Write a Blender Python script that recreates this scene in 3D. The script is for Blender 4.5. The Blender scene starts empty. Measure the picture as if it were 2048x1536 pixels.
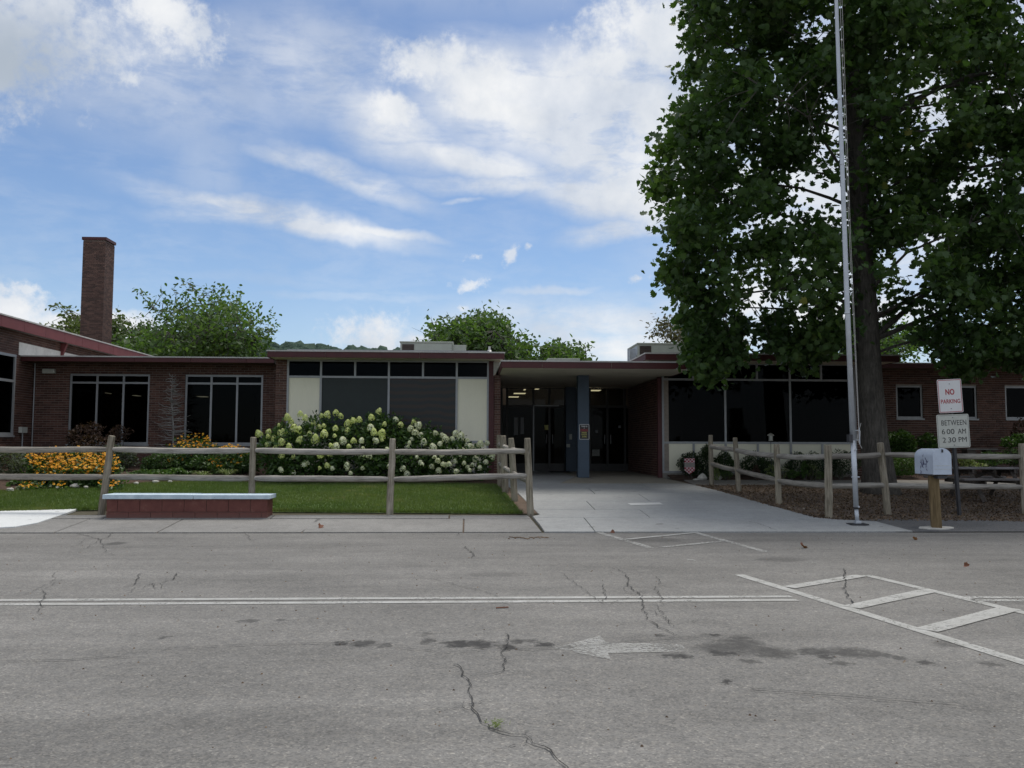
import bpy, bmesh, math, random
import numpy as np
from mathutils import Vector, Matrix
R_ = math.radians
random.seed(7)
rng = np.random.default_rng(11)
C = bpy.context.scene
COL = C.collection

# ------------------------------------------------------------------ camera
YAW, PITCH, ROLL, FPX = math.atan(0.048), math.atan(122 / 1771), 0.0036, 1771.0
EYE = Vector((0, 0, 1.5))
ROT = Matrix.Rotation(-YAW, 3, 'Z') @ Matrix.Rotation(math.pi / 2 + PITCH, 3, 'X') @ Matrix.Rotation(ROLL, 3, 'Z')
cam_d = bpy.data.cameras.new('camera')
cam_d.sensor_width = 36.0
cam_d.lens = 36.0 * FPX / 2048
cam_d.clip_start, cam_d.clip_end = 0.1, 4000
cam = bpy.data.objects.new('camera', cam_d)
cam.matrix_world = Matrix.Translation(EYE) @ ROT.to_4x4()
COL.objects.link(cam)
C.camera = cam
C.view_settings.view_transform = 'Standard'
C.view_settings.look = 'None'
C.view_settings.exposure = 1.05
C.view_settings.gamma = 1.0
C.view_settings.use_curve_mapping = False
C.cycles.max_bounces = 8
C.cycles.transparent_max_bounces = 12
C.cycles.diffuse_bounces = 3
C.cycles.caustics_reflective = False
C.cycles.caustics_refractive = False

SUN_AZ, SUN_EL = R_(38), R_(72)
SKY_STRENGTH = 0.10
sun_d = bpy.data.lights.new('sun', 'SUN')
sun_d.energy = 1.5
sun_d.angle = R_(26)
sun_d.color = (1.0, 0.95, 0.87)
sun = bpy.data.objects.new('sun', sun_d)
COL.objects.link(sun)
sv = Vector((math.cos(SUN_EL) * math.sin(SUN_AZ), math.cos(SUN_EL) * math.cos(SUN_AZ), math.sin(SUN_EL)))
sun.rotation_euler = sv.to_track_quat('Z', 'Y').to_euler()


# ------------------------------------------------------------------ pixel -> place
def ray(px, py):
    d = ROT @ Vector(((px - 1024) / FPX, -(py - 768) / FPX, -1.0))
    return d


def hitY(px, py, Y):
    d = ray(px, py)
    return EYE + d * (Y / d.y)


def hitX(px, py, X):
    d = ray(px, py)
    return EYE + d * (X / d.x)


def Xa(px, Y, py=880):
    return hitY(px, py, Y).x


def Za(px, py, Y):
    return hitY(px, py, Y).z


PROF = [(-400, 0), (15.2, 0), (16.2, .08), (18, .20), (21, .40), (23, .55), (24.5, .62), (30, .63), (4000, .63)]


def G(y):
    for (a, za), (b, zb) in zip(PROF, PROF[1:]):
        if y <= b:
            return za + (zb - za) * (y - a) / (b - a)
    return .63


def hitG(px, py, off=0.0):
    d = ray(px, py)
    lo, hi = 1.0, 60.0
    f = lambda t: (EYE.z + d.z * t) - (G(d.y * t) + off)
    if f(hi) > 0:
        hi = 400
    for _ in range(50):
        m = (lo + hi) / 2
        if f(m) > 0:
            lo = m
        else:
            hi = m
    p = EYE + d * lo
    return p


# ------------------------------------------------------------------ node helpers
class NT:
    def __init__(s, tree):
        s.t = tree
        s.n = tree.nodes
        s.l = tree.links

    def new(s, kind, **kw):
        nd = s.n.new(kind)
        for k, v in kw.items():
            setattr(nd, k, v)
        return nd

    def put(s, sock, v):
        if v is None:
            return
        if isinstance(v, bpy.types.NodeSocket):
            s.l.new(v, sock)
        else:
            if hasattr(sock, 'default_value'):
                try:
                    sock.default_value = v
                except Exception:
                    sock.default_value = tuple(v) + (1.0,)

    def m(s, op, a, b=None, c=None, clamp=False):
        nd = s.new('ShaderNodeMath', operation=op)
        nd.use_clamp = clamp
        s.put(nd.inputs[0], a)
        s.put(nd.inputs[1], b)
        s.put(nd.inputs[2], c)
        return nd.outputs[0]

    def add(s, a, b): return s.m('ADD', a, b)
    def sub(s, a, b): return s.m('SUBTRACT', a, b)
    def mul(s, a, b): return s.m('MULTIPLY', a, b)

    def sstep(s, v, a, b, lo=0.0, hi=1.0):
        nd = s.new('ShaderNodeMapRange', interpolation_type='SMOOTHSTEP')
        s.put(nd.inputs[0], v)
        s.put(nd.inputs[1], a)
        s.put(nd.inputs[2], b)
        s.put(nd.inputs[3], lo)
        s.put(nd.inputs[4], hi)
        return nd.outputs[0]

    def noise(s, vec, scale, detail=4, rough=.55, dist=0.0, out='Fac'):
        nd = s.new('ShaderNodeTexNoise')
        s.put(nd.inputs['Vector'], vec)
        nd.inputs['Scale'].default_value = scale
        nd.inputs['Detail'].default_value = detail
        nd.inputs['Roughness'].default_value = rough
        nd.inputs['Distortion'].default_value = dist
        return nd.outputs[out]

    def vor(s, vec, scale, out='Color', feature='F1'):
        nd = s.new('ShaderNodeTexVoronoi', feature=feature)
        s.put(nd.inputs['Vector'], vec)
        nd.inputs['Scale'].default_value = scale
        return nd.outputs[out]

    def mapv(s, vec, scale=(1, 1, 1), loc=(0, 0, 0), rot=(0, 0, 0)):
        nd = s.new('ShaderNodeMapping')
        s.put(nd.inputs[0], vec)
        nd.inputs[1].default_value = loc
        nd.inputs[2].default_value = rot
        nd.inputs[3].default_value = scale
        return nd.outputs[0]

    def mix(s, f, a, b, mode='MIX'):
        nd = s.new('ShaderNodeMix', data_type='RGBA', blend_type=mode)
        s.put(nd.inputs[0], f)
        for i, v in ((6, a), (7, b)):
            if isinstance(v, bpy.types.NodeSocket):
                s.l.new(v, nd.inputs[i])
            else:
                nd.inputs[i].default_value = tuple(v)[:3] + (1.0,)
        return nd.outputs[2]

    def ramp(s, f, stops):
        nd = s.new('ShaderNodeValToRGB')
        s.put(nd.inputs[0], f)
        e = nd.color_ramp.elements
        while len(e) < len(stops):
            e.new(.5)
        for i, (p, c) in enumerate(stops):
            e[i].position = p
            e[i].color = tuple(c)[:3] + (1.0,)
        return nd.outputs[0]


def material(name):
    m = bpy.data.materials.new(name)
    m.use_nodes = True
    nt = NT(m.node_tree)
    b = m.node_tree.nodes['Principled BSDF']
    geo = nt.new('ShaderNodeNewGeometry')
    return m, nt, b, geo.outputs['Position']


def obj_coords(nt):
    return nt.new('ShaderNodeTexCoord').outputs['Object']


def bump(nt, b, h, strength=.3, dist=.01):
    bn = nt.new('ShaderNodeBump')
    bn.inputs['Strength'].default_value = strength
    bn.inputs['Distance'].default_value = dist
    nt.l.new(h, bn.inputs['Height'])
    nt.l.new(bn.outputs[0], b.inputs['Normal'])


def simple(name, col, rough=.6, var=.25, scale=6, metal=0.0, spec=.5, bmp=.15, grain=None):
    """colour with large and small noise variation"""
    m, nt, b, pos = material(name)
    v = pos if grain is None else nt.mapv(pos, grain)
    n1 = nt.noise(v, scale, 5, .6)
    n2 = nt.noise(v, scale * 9, 3, .6)
    f = nt.add(nt.mul(n1, .65), nt.mul(n2, .35))
    lo = tuple(c * (1 - var) for c in col)
    hi = tuple(min(1, c * (1 + var)) for c in col)
    nt.put(b.inputs['Base Color'], nt.ramp(f, [(.3, lo), (.7, hi)]))
    b.inputs['Roughness'].default_value = rough
    b.inputs['Metallic'].default_value = metal
    b.inputs['Specular IOR Level'].default_value = spec
    if bmp:
        bump(nt, b, n2, bmp, .01)
    return m


# ------------------------------------------------------------------ sky
def build_world():
    w = bpy.data.worlds.new('World')
    C.world = w
    w.use_nodes = True
    nt = NT(w.node_tree)
    bg = w.node_tree.nodes['Background']
    sky = nt.new('ShaderNodeTexSky', sky_type='NISHITA')
    sky.sun_disc = False
    sky.sun_elevation = SUN_EL
    sky.sun_rotation = SUN_AZ
    sky.altitude = 300
    sky.air_density = 1.0
    sky.dust_density = 0.6
    sky.ozone_density = 2.0
    tc = nt.new('ShaderNodeTexCoord').outputs['Generated']
    nv = nt.new('ShaderNodeVectorMath', operation='NORMALIZE')
    nt.l.new(tc, nv.inputs[0])
    d = nv.outputs[0]
    sp = nt.new('ShaderNodeSeparateXYZ')
    nt.l.new(d, sp.inputs[0])
    x, y, z = sp.outputs
    az = nt.m('ARCTAN2', x, y)
    el = nt.m('ARCSINE', z)
    # warps
    wA = nt.noise(d, 7, 5, .6)
    wB = nt.noise(nt.mapv(d, (1, 1, 1), (5, 3, 2)), 7, 5, .6)
    fine = nt.noise(d, 22, 9, .66)
    fine3 = nt.noise(d, 75, 8, .62)
    fine2 = nt.noise(nt.mapv(d, (1, 1, 1), (9, 1, 4)), 9, 7, .6)
    streak = nt.noise(nt.mapv(d, (1.2, 1.2, 5.0)), 5, 8, .6, .6)
    streak2 = nt.noise(nt.mapv(d, (1.6, 1.6, 4.0), (3, 3, 1)), 14, 7, .62, .4)
    U = nt.add(az, nt.mul(nt.sub(wA, .5), .07))
    V = nt.add(el, nt.mul(nt.sub(wB, .5), .05))

    def blob(px, py, rx, ry, rot=0.0):
        q = ray(px, py).normalized()
        a0, e0 = math.atan2(q.x, q.y), math.asin(q.z)
        du, dv = nt.sub(U, a0), nt.sub(V, e0)
        c, s_ = math.cos(R_(rot)), math.sin(R_(rot))
        p = nt.m('MULTIPLY_ADD', du, c, nt.mul(dv, s_))
        q_ = nt.m('MULTIPLY_ADD', dv, c, nt.mul(du, -s_))
        p = nt.mul(p, FPX / rx)
        q_ = nt.mul(q_, FPX / ry)
        return nt.m('SQRT', nt.add(nt.mul(p, p), nt.mul(q_, q_)))

    def vmax(lst):
        o = lst[0]
        for v in lst[1:]:
            o = nt.m('MAXIMUM', o, v)
        return o

    # heaped clouds: crisp lumpy edges
    cum, small = [], []
    for b in [(40, 60, 235, 150, 0), (-40, 120, 200, 120, 0), (330, 30, 130, 80, -15), (400, 80, 70, 55, 0), (262, 172, 35, 26, 0),
              (870, 120, 150, 48, 8), (785, 208, 75, 34, -10), (985, 150, 90, 60, 0), (1330, 60, 230, 120, 0), (1210, 130, 150, 60, 0), (1330, 230, 150, 100, 0), (1020, 225, 150, 36, -15), (1260, 400, 170, 46, -10),
              (770, 682, 130, 58, 0), (835, 672, 75, 44, 0), (16, 612, 95, 62, 0), (130, 645, 90, 40, 0), (240, 650, 90, 38, 0),
              (940, 566, 46, 20, 0), (1022, 505, 24, 26, 0), (1052, 490, 12, 14, 0), (950, 500, 22, 13, 0), (936, 611, 26, 11, 0),
              (1283, 558, 32, 13, 0), (60, 566, 40, 14, 0), (1700, 620, 300, 50, 0), (1500, 600, 100, 60, 0)]:
        t = blob(*b)
        t = nt.sub(1.0, t)
        (cum if b[2] > 70 else small).append(t)
    c1 = vmax(cum)
    c1 = nt.add(c1, nt.add(nt.mul(nt.sub(fine, .5), 1.9), nt.mul(nt.sub(fine2, .5), .9)))
    c1 = nt.add(c1, nt.mul(nt.sub(fine3, .5), 1.1))
    c1 = nt.sstep(c1, .0, .85)
    sml = nt.add(vmax(small), nt.add(nt.mul(nt.sub(fine3, .5), 2.6), nt.mul(nt.sub(fine, .5), 1.6)))
    c1 = nt.m('MAXIMUM', c1, nt.mul(nt.sstep(sml, .1, 1.1), .85))
    # veils and streaks: soft
    veil = []
    for b in [(1150, 230, 420, 150, -12), (1300, 330, 330, 120, -10), (560, 435, 330, 32, -7), (760, 462, 160, 16, -2), (700, 350, 210, 34, -16),
              (950, 320, 260, 46, -18), (1230, 405, 250, 60, -12), (1240, 470, 150, 26, 5), (1150, 640, 300, 55, 3), (1300, 690, 420, 60, 0),
              (300, 150, 380, 150, 0), (620, 130, 300, 130, 0), (780, 240, 200, 90, -20), (1100, 580, 120, 12, 4), (910, 396, 45, 6, 0),
              (420, 300, 160, 80, 70), (880, 650, 280, 30, 0), (1750, 300, 500, 500, 0), (200, 640, 260, 30, 0), (640, 335, 200, 22, -10), (1010, 372, 260, 24, -3), (1200, 655, 460, 80, 0), (900, 180, 260, 60, 10), (480, 425, 190, 22, 4), (640, 468, 160, 14, -6), (1290, 180, 260, 170, 0), (440, 330, 40, 130, 12), (1060, 610, 200, 12, 6), (700, 590, 300, 12, 3), (520, 560, 200, 14, -3)]:
        t = blob(*b)
        veil.append(nt.sstep(t, 1.25, .15))
    wts = [1.25, 1.3, 1.15, .95, .9, 1.05, 1.15, .9, .9, 1.0, .52, .62, .9, .55, .7, .3, .35, 1.0, .5, .8, .9, .85, .5, .8, .7, 1.0, .30, .5, .25, .2]
    veil = [nt.mul(v, wt) for v, wt in zip(veil, wts)]
    c2 = vmax(veil)
    tex = nt.add(nt.mul(streak, .6), nt.mul(streak2, .4))
    c2 = nt.m('MINIMUM', nt.mul(c2, nt.sstep(tex, .30, .58, .30, 1.05)), 1.0)
    # sky out of view: heavier white cloud added to brighten the ambient light
    allround = nt.sstep(nt.m('ABSOLUTE', nt.sub(az, .05)), .55, .95)
    up = nt.sstep(el, .42, .60)
    rest = nt.m('MAXIMUM', allround, up)
    fill_cloud = nt.mul(nt.sstep(nt.add(nt.mul(fine2, .45), nt.mul(nt.noise(d, 2.4, 4, .55), .55)), 0.39, .53), .9)
    fill_cloud = nt.mul(fill_cloud, rest)
    thin = nt.mul(nt.sstep(tex, .40, .66), .17)
    hazeb = nt.mul(nt.sstep(el, .22, .02), .26)
    dens = nt.m('MAXIMUM', c2, nt.m('MAXIMUM', fill_cloud, nt.m('MAXIMUM', thin, hazeb)))
    dens = nt.m('SUBTRACT', 1.0, nt.mul(nt.sub(1.0, nt.mul(dens, .92)), nt.sub(1.0, nt.mul(c1, .96))))
    # cloud colour: white with grey-blue hollows
    shade = nt.add(nt.mul(fine2, .5), nt.mul(nt.noise(d, 4.5, 5, .55), .5))
    ccol = nt.ramp(shade, [(.36, (2.5, 2.8, 3.3)), (.48, (3.45, 3.65, 3.95)), (.60, (4.45, 4.5, 4.55))])
    # grey belly of the big cloud
    belly = nt.mul(nt.sstep(blob(40, 130, 190, 90, 0), 1.1, .1), c1)
    ccol = nt.mix(nt.mul(belly, .62), ccol, (1.9, 2.2, 2.5))
    tint = nt.mix(1.0, sky.outputs[0], (.54, .57, .615), 'MULTIPLY')
    col = nt.mix(dens, tint, ccol)
    nt.l.new(col, bg.inputs[0])
    bg.inputs[1].default_value = SKY_STRENGTH


build_world()


# ------------------------------------------------------------------ object helpers
def empty(name, loc=(0, 0, 0), rz=0.0, parent=None):
    o = bpy.data.objects.new(name, None)
    o.empty_display_size = .2
    COL.objects.link(o)
    o.location = loc
    o.rotation_euler = (0, 0, rz)
    if parent:
        o.parent = parent
    return o


def tag(o, label=None, cat=None, group=None, kind=None):
    if label:
        o['label'] = label
    if cat:
        o['category'] = cat
    if group:
        o['group'] = group
    if kind:
        o['kind'] = kind
    return o


def obj(name, me, parent=None, keep=True):
    """link mesh given in world coordinates; under a parent it keeps its world place"""
    o = bpy.data.objects.new(name, me)
    COL.objects.link(o)
    if parent is not None:
        o.parent = parent
        if keep:
            o.matrix_parent_inverse = world_of(parent).inverted()
    return o


def world_of(o):
    m = Matrix.Translation(o.location) @ o.rotation_euler.to_matrix().to_4x4()
    if o.parent:
        m = world_of(o.parent) @ o.matrix_parent_inverse @ m
    return m


def arrays_mesh(name, verts, loops, totals, mat=None, tone=None, smooth=False):
    verts = np.asarray(verts, dtype=np.float32).reshape(-1, 3)
    loops = np.asarray(loops, dtype=np.int32).ravel()
    totals = np.asarray(totals, dtype=np.int32).ravel()
    me = bpy.data.meshes.new(name)
    me.vertices.add(len(verts))
    me.vertices.foreach_set('co', verts.ravel())
    me.loops.add(len(loops))
    me.loops.foreach_set('vertex_index', loops)
    me.polygons.add(len(totals))
    st = np.concatenate([[0], np.cumsum(totals)[:-1]]).astype(np.int32)
    me.polygons.foreach_set('loop_start', st)
    if smooth:
        me.polygons.foreach_set('use_smooth', np.ones(len(totals), dtype=bool))
    if tone is not None:
        a = me.attributes.new('tone', 'FLOAT', 'POINT')
        a.data.foreach_set('value', np.asarray(tone, dtype=np.float32).ravel())
    me.update(calc_edges=True)
    if mat:
        me.materials.append(mat)
    return me


class MB:
    """collects shapes into one mesh"""
    def __init__(s):
        s.v, s.f, s.mi, s.tone, s.cur = [], [], [], [], 0

    def box(s, x0, x1, y0, y1, z0, z1, M=None, tone=0.5):
        k = len(s.v)
        P = [(x0, y0, z0), (x1, y0, z0), (x1, y1, z0), (x0, y1, z0), (x0, y0, z1), (x1, y0, z1), (x1, y1, z1), (x0, y1, z1)]
        if M is not None:
            P = [tuple(M @ Vector(p)) for p in P]
        s.v += P
        for q in ((0, 3, 2, 1), (4, 5, 6, 7), (0, 1, 5, 4), (1, 2, 6, 5), (2, 3, 7, 6), (3, 0, 4, 7)):
            s.f.append(tuple(k + i for i in q))
            s.mi.append(s.cur)
        s.tone += [tone] * 8
        return s

    def prism(s, pts, a, b, axis='z', M=None):
        """pts: 2D outline (ccw); axis z: (x,y); axis y: (x,z) between y=a..b; axis x: (y,z)"""
        k = len(s.v)
        n = len(pts)
        mk = {'z': lambda p, h: (p[0], p[1], h), 'y': lambda p, h: (p[0], h, p[1]), 'x': lambda p, h: (h, p[0], p[1])}[axis]
        P = [mk(p, a) for p in pts] + [mk(p, b) for p in pts]
        if M is not None:
            P = [tuple(M @ Vector(p)) for p in P]
        s.v += P
        s.f.append(tuple(k + i for i in reversed(range(n))))
        s.f.append(tuple(k + n + i for i in range(n)))
        for i in range(n):
            j = (i + 1) % n
            s.f.append((k + i, k + j, k + n + j, k + n + i))
        s.mi += [s.cur] * (n + 2)
        s.tone += [.5] * (2 * n)
        return s

    def tube(s, pts, rad, sides=8, caps=True, tone=.5, squash=None, jit=0):
        pts = [Vector(p) for p in pts]
        if not hasattr(rad, '__len__'):
            rad = [rad] * len(pts)
        k = len(s.v)
        up = None
        for i, p in enumerate(pts):
            t = (pts[min(i + 1, len(pts) - 1)] - pts[max(i - 1, 0)]).normalized()
            if up is None:
                up = Vector((0, 0, 1)) if abs(t.z) < .9 else Vector((1, 0, 0))
            a = t.cross(up).normalized()
            b = a.cross(t).normalized()
            up = b
            for j in range(sides):
                an = 2 * math.pi * j / sides
                r = rad[i] * (1 + (random.uniform(-jit, jit) if jit else 0))
                s.v.append(tuple(p + a * math.cos(an) * r + b * math.sin(an) * r))
                s.tone.append(tone)
        for i in range(len(pts) - 1):
            for j in range(sides):
                j2 = (j + 1) % sides
                s.f.append((k + i * sides + j, k + i * sides + j2, k + (i + 1) * sides + j2, k + (i + 1) * sides + j))
                s.mi.append(s.cur)
        if caps:
            s.f.append(tuple(k + j for j in reversed(range(sides))))
            e = k + (len(pts) - 1) * sides
            s.f.append(tuple(e + j for j in range(sides)))
            s.mi += [s.cur] * 2
        return s

    def quad(s, a, b, c, d):
        k = len(s.v)
        s.v += [tuple(a), tuple(b), tuple(c), tuple(d)]
        s.tone += [.5] * 4
        s.f.append((k, k + 1, k + 2, k + 3))
        s.mi.append(s.cur)
        return s

    def blob(s, c, r, sub=2, amp=.15, seed=0, flat=1.0):
        bm = bmesh.new()
        bmesh.ops.create_icosphere(bm, subdivisions=sub, radius=1)
        k = len(s.v)
        rr = random.Random(seed)
        ph = [rr.uniform(0, 6) for _ in range(6)]
        for v in bm.verts:
            q = v.co
            w = 1 + amp * (math.sin(3 * q.x + ph[0]) + math.sin(4 * q.y + ph[1]) + math.sin(5 * q.z + ph[2])) / 2 + rr.uniform(-amp, amp) * .35
            s.v.append((c[0] + q.x * r[0] * w, c[1] + q.y * r[1] * w, c[2] + q.z * r[2] * w * flat))
            s.tone.append(.5)
        for f in bm.faces:
            s.f.append(tuple(k + v.index for v in f.verts))
            s.mi.append(s.cur)
        bm.free()
        return s

    def mesh(s, name, mats, smooth=False, bevel=0.0):
        me = bpy.data.meshes.new(name)
        me.from_pydata(s.v, [], s.f)
        if not isinstance(mats, (list, tuple)):
            mats = [mats]
        for m in mats:
            me.materials.append(m)
        if len(mats) > 1:
            me.polygons.foreach_set('material_index', s.mi)
        a = me.attributes.new('tone', 'FLOAT', 'POINT')
        a.data.foreach_set('value', s.tone)
        if bevel:
            bm = bmesh.new()
            bm.from_mesh(me)
            bmesh.ops.recalc_face_normals(bm, faces=bm.faces)
            ed = [e for e in bm.edges if e.is_manifold and e.calc_face_angle(0) > .6]
            bmesh.ops.bevel(bm, geom=ed, offset=bevel, segments=2, profile=.6, affect='EDGES')
            bm.to_mesh(me)
            bm.free()
        if smooth:
            me.polygons.foreach_set('use_smooth', [True] * len(me.polygons))
        me.update()
        return me

    def build(s, name, mats, parent=None, smooth=False, bevel=0.0):
        return obj(name, s.mesh(name, mats, smooth, bevel), parent)


def drape(name, pts, off, mat, thick=0.0, parent=None, joint=0.0, sub=None):
    """a sheet (or slab) with the given outline laid on the ground profile"""
    bm = bmesh.new()
    vs = [bm.verts.new((p[0], p[1], 0)) for p in pts]
    bm.faces.new(vs)
    cuts = [y for y, _ in PROF if min(p[1] for p in pts) < y < max(p[1] for p in pts)]
    if sub:
        y = min(p[1] for p in pts) + sub
        while y < max(p[1] for p in pts):
            cuts.append(y)
            y += sub
    for y in cuts:
        bmesh.ops.bisect_plane(bm, geom=bm.verts[:] + bm.edges[:] + bm.faces[:], plane_co=(0, y, 0), plane_no=(0, 1, 0))
    for v in bm.verts:
        v.co.z = G(v.co.y) + off
    bmesh.ops.recalc_face_normals(bm, faces=bm.faces)
    for f in bm.faces:
        if f.normal.z < 0:
            f.normal_flip()
    if thick:
        r = bmesh.ops.extrude_face_region(bm, geom=bm.faces[:])
        dn = [g for g in r['geom'] if isinstance(g, bmesh.types.BMVert)]
        # move the copy up is top: shift originals down
        orig = [v for v in bm.verts if v not in set(dn)]
        for v in orig:
            v.co.z -= thick
        bmesh.ops.recalc_face_normals(bm, faces=bm.faces)
        ed = [e for e in bm.edges if e.is_manifold and abs(e.calc_face_angle(0)) > 1.0 and (e.verts[0].co.z + e.verts[1].co.z) / 2 > G((e.verts[0].co.y + e.verts[1].co.y) / 2) + off - .01]
        if ed:
            bmesh.ops.bevel(bm, geom=ed, offset=.008, segments=1, affect='EDGES')
    bmesh.ops.triangulate(bm, faces=[f for f in bm.faces if len(f.verts) > 4])
    me = bpy.data.meshes.new(name)
    bm.to_mesh(me)
    bm.free()
    me.materials.append(mat)
    o = obj(name, me, parent)
    return o


def gp(lst, off=0.0):
    return [tuple(hitG(px, py, off))[:2] for px, py in lst]


# ------------------------------------------------------------------ leaves
def maple_half():
    return None


LEAF_LOBED = [(0, 0), (.28, .02), (.52, .22), (.36, .34), (.56, .62), (.30, .60), (.18, .98), (0, .84)]
LEAF_OVAL = [(0, 0), (.22, .25), (.25, .55), (.12, .85), (0, 1)]
LEAF_THIN = [(0, 0), (.06, .3), (.05, .7), (0, 1)]
LEAF_RHOMB = [(0, 0), (.3, .45), (0, 1)]


def leaf_mesh(name, cen, size, mat, outline=LEAF_LOBED, up=.3, fold=.25, tone=None, droop=0.0, dirs=None, gen=None):
    """many leaves, each two folded halves"""
    g = gen or rng
    cen = np.asarray(cen, dtype=np.float64)
    n = len(cen)
    size = np.broadcast_to(size, (n,))
    nrm = g.normal(size=(n, 3))
    nrm /= np.linalg.norm(nrm, axis=1)[:, None]
    nrm[:, 2] = np.abs(nrm[:, 2]) * (1 - up) + up
    nrm /= np.linalg.norm(nrm, axis=1)[:, None]
    if dirs is None:
        t = g.normal(size=(n, 3))
        t[:, 2] -= droop
    else:
        t = np.asarray(dirs) + g.normal(size=(n, 3)) * .25
    t -= nrm * np.sum(t * nrm, axis=1)[:, None]
    t /= np.linalg.norm(t, axis=1)[:, None] + 1e-9
    b = np.cross(nrm, t)
    R = np.array(outline)
    K = len(R)
    L = R[1:-1] * [-1, 1]
    loc = np.concatenate([R, L])  # K + K-2
    zz = np.abs(loc[:, 0]) * fold
    P = (cen[:, None, :] + size[:, None, None] * (loc[None, :, 0:1] * b[:, None, :] + (loc[None, :, 1:2] - .4) * t[:, None, :] + zz[None, :, None] * nrm[:, None, :]))
    T = K + K - 2
    right = list(range(K))
    left = [0] + [K - 1] + list(range(T - 1, K - 1, -1))
    base = (np.arange(n) * T)[:, None]
    lo = np.concatenate([base + np.array(right)[None, :], base + np.array(left)[None, :]], axis=1)
    tot = np.tile([K, K], n)
    if tone is None:
        tone = g.random(n)
    tn = np.repeat(tone, T)
    return arrays_mesh(name, P.reshape(-1, 3), lo.ravel(), tot, mat, tn)


def foliage_mat(name, dark, mid, light, trans=.35, rough=.5, extra=None, nscale=.8, spec=.3):
    m, nt, b, pos = material(name)
    at = nt.new('ShaderNodeAttribute', attribute_name='tone').outputs['Fac']
    big = nt.noise(pos, nscale, 3, .5)
    f = nt.add(nt.mul(at, .7), nt.mul(nt.sstep(big, .35, .65), .3))
    stops = [(.0, dark), (.5, mid), (.92, light)]
    if extra:
        stops.append((1.0, extra))
    col = nt.ramp(f, stops)
    nt.put(b.inputs['Base Color'], col)
    b.inputs['Roughness'].default_value = rough
    b.inputs['Specular IOR Level'].default_value = spec
    tr = nt.new('ShaderNodeBsdfTranslucent')
    nt.l.new(nt.mix(1.0, col, (1.1, 1.25, .5), 'MULTIPLY'), tr.inputs[0])
    mx = nt.new('ShaderNodeMixShader')
    mx.inputs[0].default_value = trans
    nt.l.new(b.outputs[0], mx.inputs[1])
    nt.l.new(tr.outputs[0], mx.inputs[2])
    nt.l.new(mx.outputs[0], m.node_tree.nodes['Material Output'].inputs[0])
    return m


# ------------------------------------------------------------------ materials
def asphalt_mat(name, base, stains=(), tone_big=.18):
    m, nt, b, pos = material(name)
    big = nt.noise(pos, .35, 5, .6)
    strk = nt.noise(nt.mapv(pos, (.25, 1.6, 1)), 1.1, 5, .6)
    med = nt.noise(pos, 5, 5, .65)
    sp = nt.new('ShaderNodeSeparateColor')
    nt.l.new(nt.vor(pos, 95), sp.inputs[0])
    agg = sp.outputs[0]
    sp2 = nt.new('ShaderNodeSeparateColor')
    nt.l.new(nt.vor(pos, 38), sp2.inputs[0])
    agg2 = sp2.outputs[1]
    c = nt.ramp(nt.add(nt.mul(big, .45), nt.add(nt.mul(strk, .35), nt.mul(med, .2))), [(.36, tuple(v * (1 - tone_big) for v in base)), (.5, base), (.64, tuple(v * (1 + tone_big) for v in base))])
    g1 = nt.ramp(agg, [(0, (.66, .66, .66)), (.3, (.90, .90, .90)), (.75, (1.05, 1.05, 1.04)), (.93, (1.16, 1.15, 1.13)), (1, (1.6, 1.58, 1.52))])
    g2 = nt.ramp(agg2, [(0, (.87, .87, .87)), (.5, (1, 1, 1)), (1, (1.12, 1.10, 1.07))])
    c = nt.mix(1.0, c, g1, 'MULTIPLY')
    c = nt.mix(1.0, c, g2, 'MULTIPLY')
    # small dark pits drawn out along the traffic
    pit = nt.noise(nt.mapv(pos, (2.2, 6.5, 1), (3, 7, 0)), 2.0, 3, .5)
    c = nt.mix(nt.mul(nt.sstep(pit, .70, .76), .45), c, (.055, .053, .052))
    if stains:
        wv = nt.sub(nt.noise(pos, 9, 5, .7), .5)
        wv2 = nt.sub(nt.noise(nt.mapv(pos, (1, 1, 1), (4, 9, 2)), 13, 5, .7), .5)
        s_ = nt.new('ShaderNodeSeparateXYZ')
        nt.l.new(pos, s_.inputs[0])
        X = nt.add(s_.outputs[0], nt.mul(wv, .34))
        Y = nt.add(s_.outputs[1], nt.mul(wv2, .26))
        acc = None
        for (x0, y0, rx, ry, k) in stains:
            a = nt.mul(nt.sub(X, x0), 1 / rx)
            b_ = nt.mul(nt.sub(Y, y0), 1 / ry)
            dd = nt.m('SQRT', nt.add(nt.mul(a, a), nt.mul(b_, b_)))
            v = nt.sstep(dd, 1.25, .55, 0, k)
            acc = v if acc is None else nt.m('MAXIMUM', acc, v)
        acc = nt.m('MINIMUM', nt.mul(acc, nt.sstep(nt.noise(pos, 11, 4, .6), .3, .6, .85, 1.3)), .95)
        c = nt.mix(acc, c, (.030, .029, .028))
    nt.put(b.inputs['Base Color'], c)
    b.inputs['Roughness'].default_value = .85
    b.inputs['Specular IOR Level'].default_value = .3
    bump(nt, b, nt.add(agg, nt.mul(agg2, .8)), .45, .004)
    return m


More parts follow.
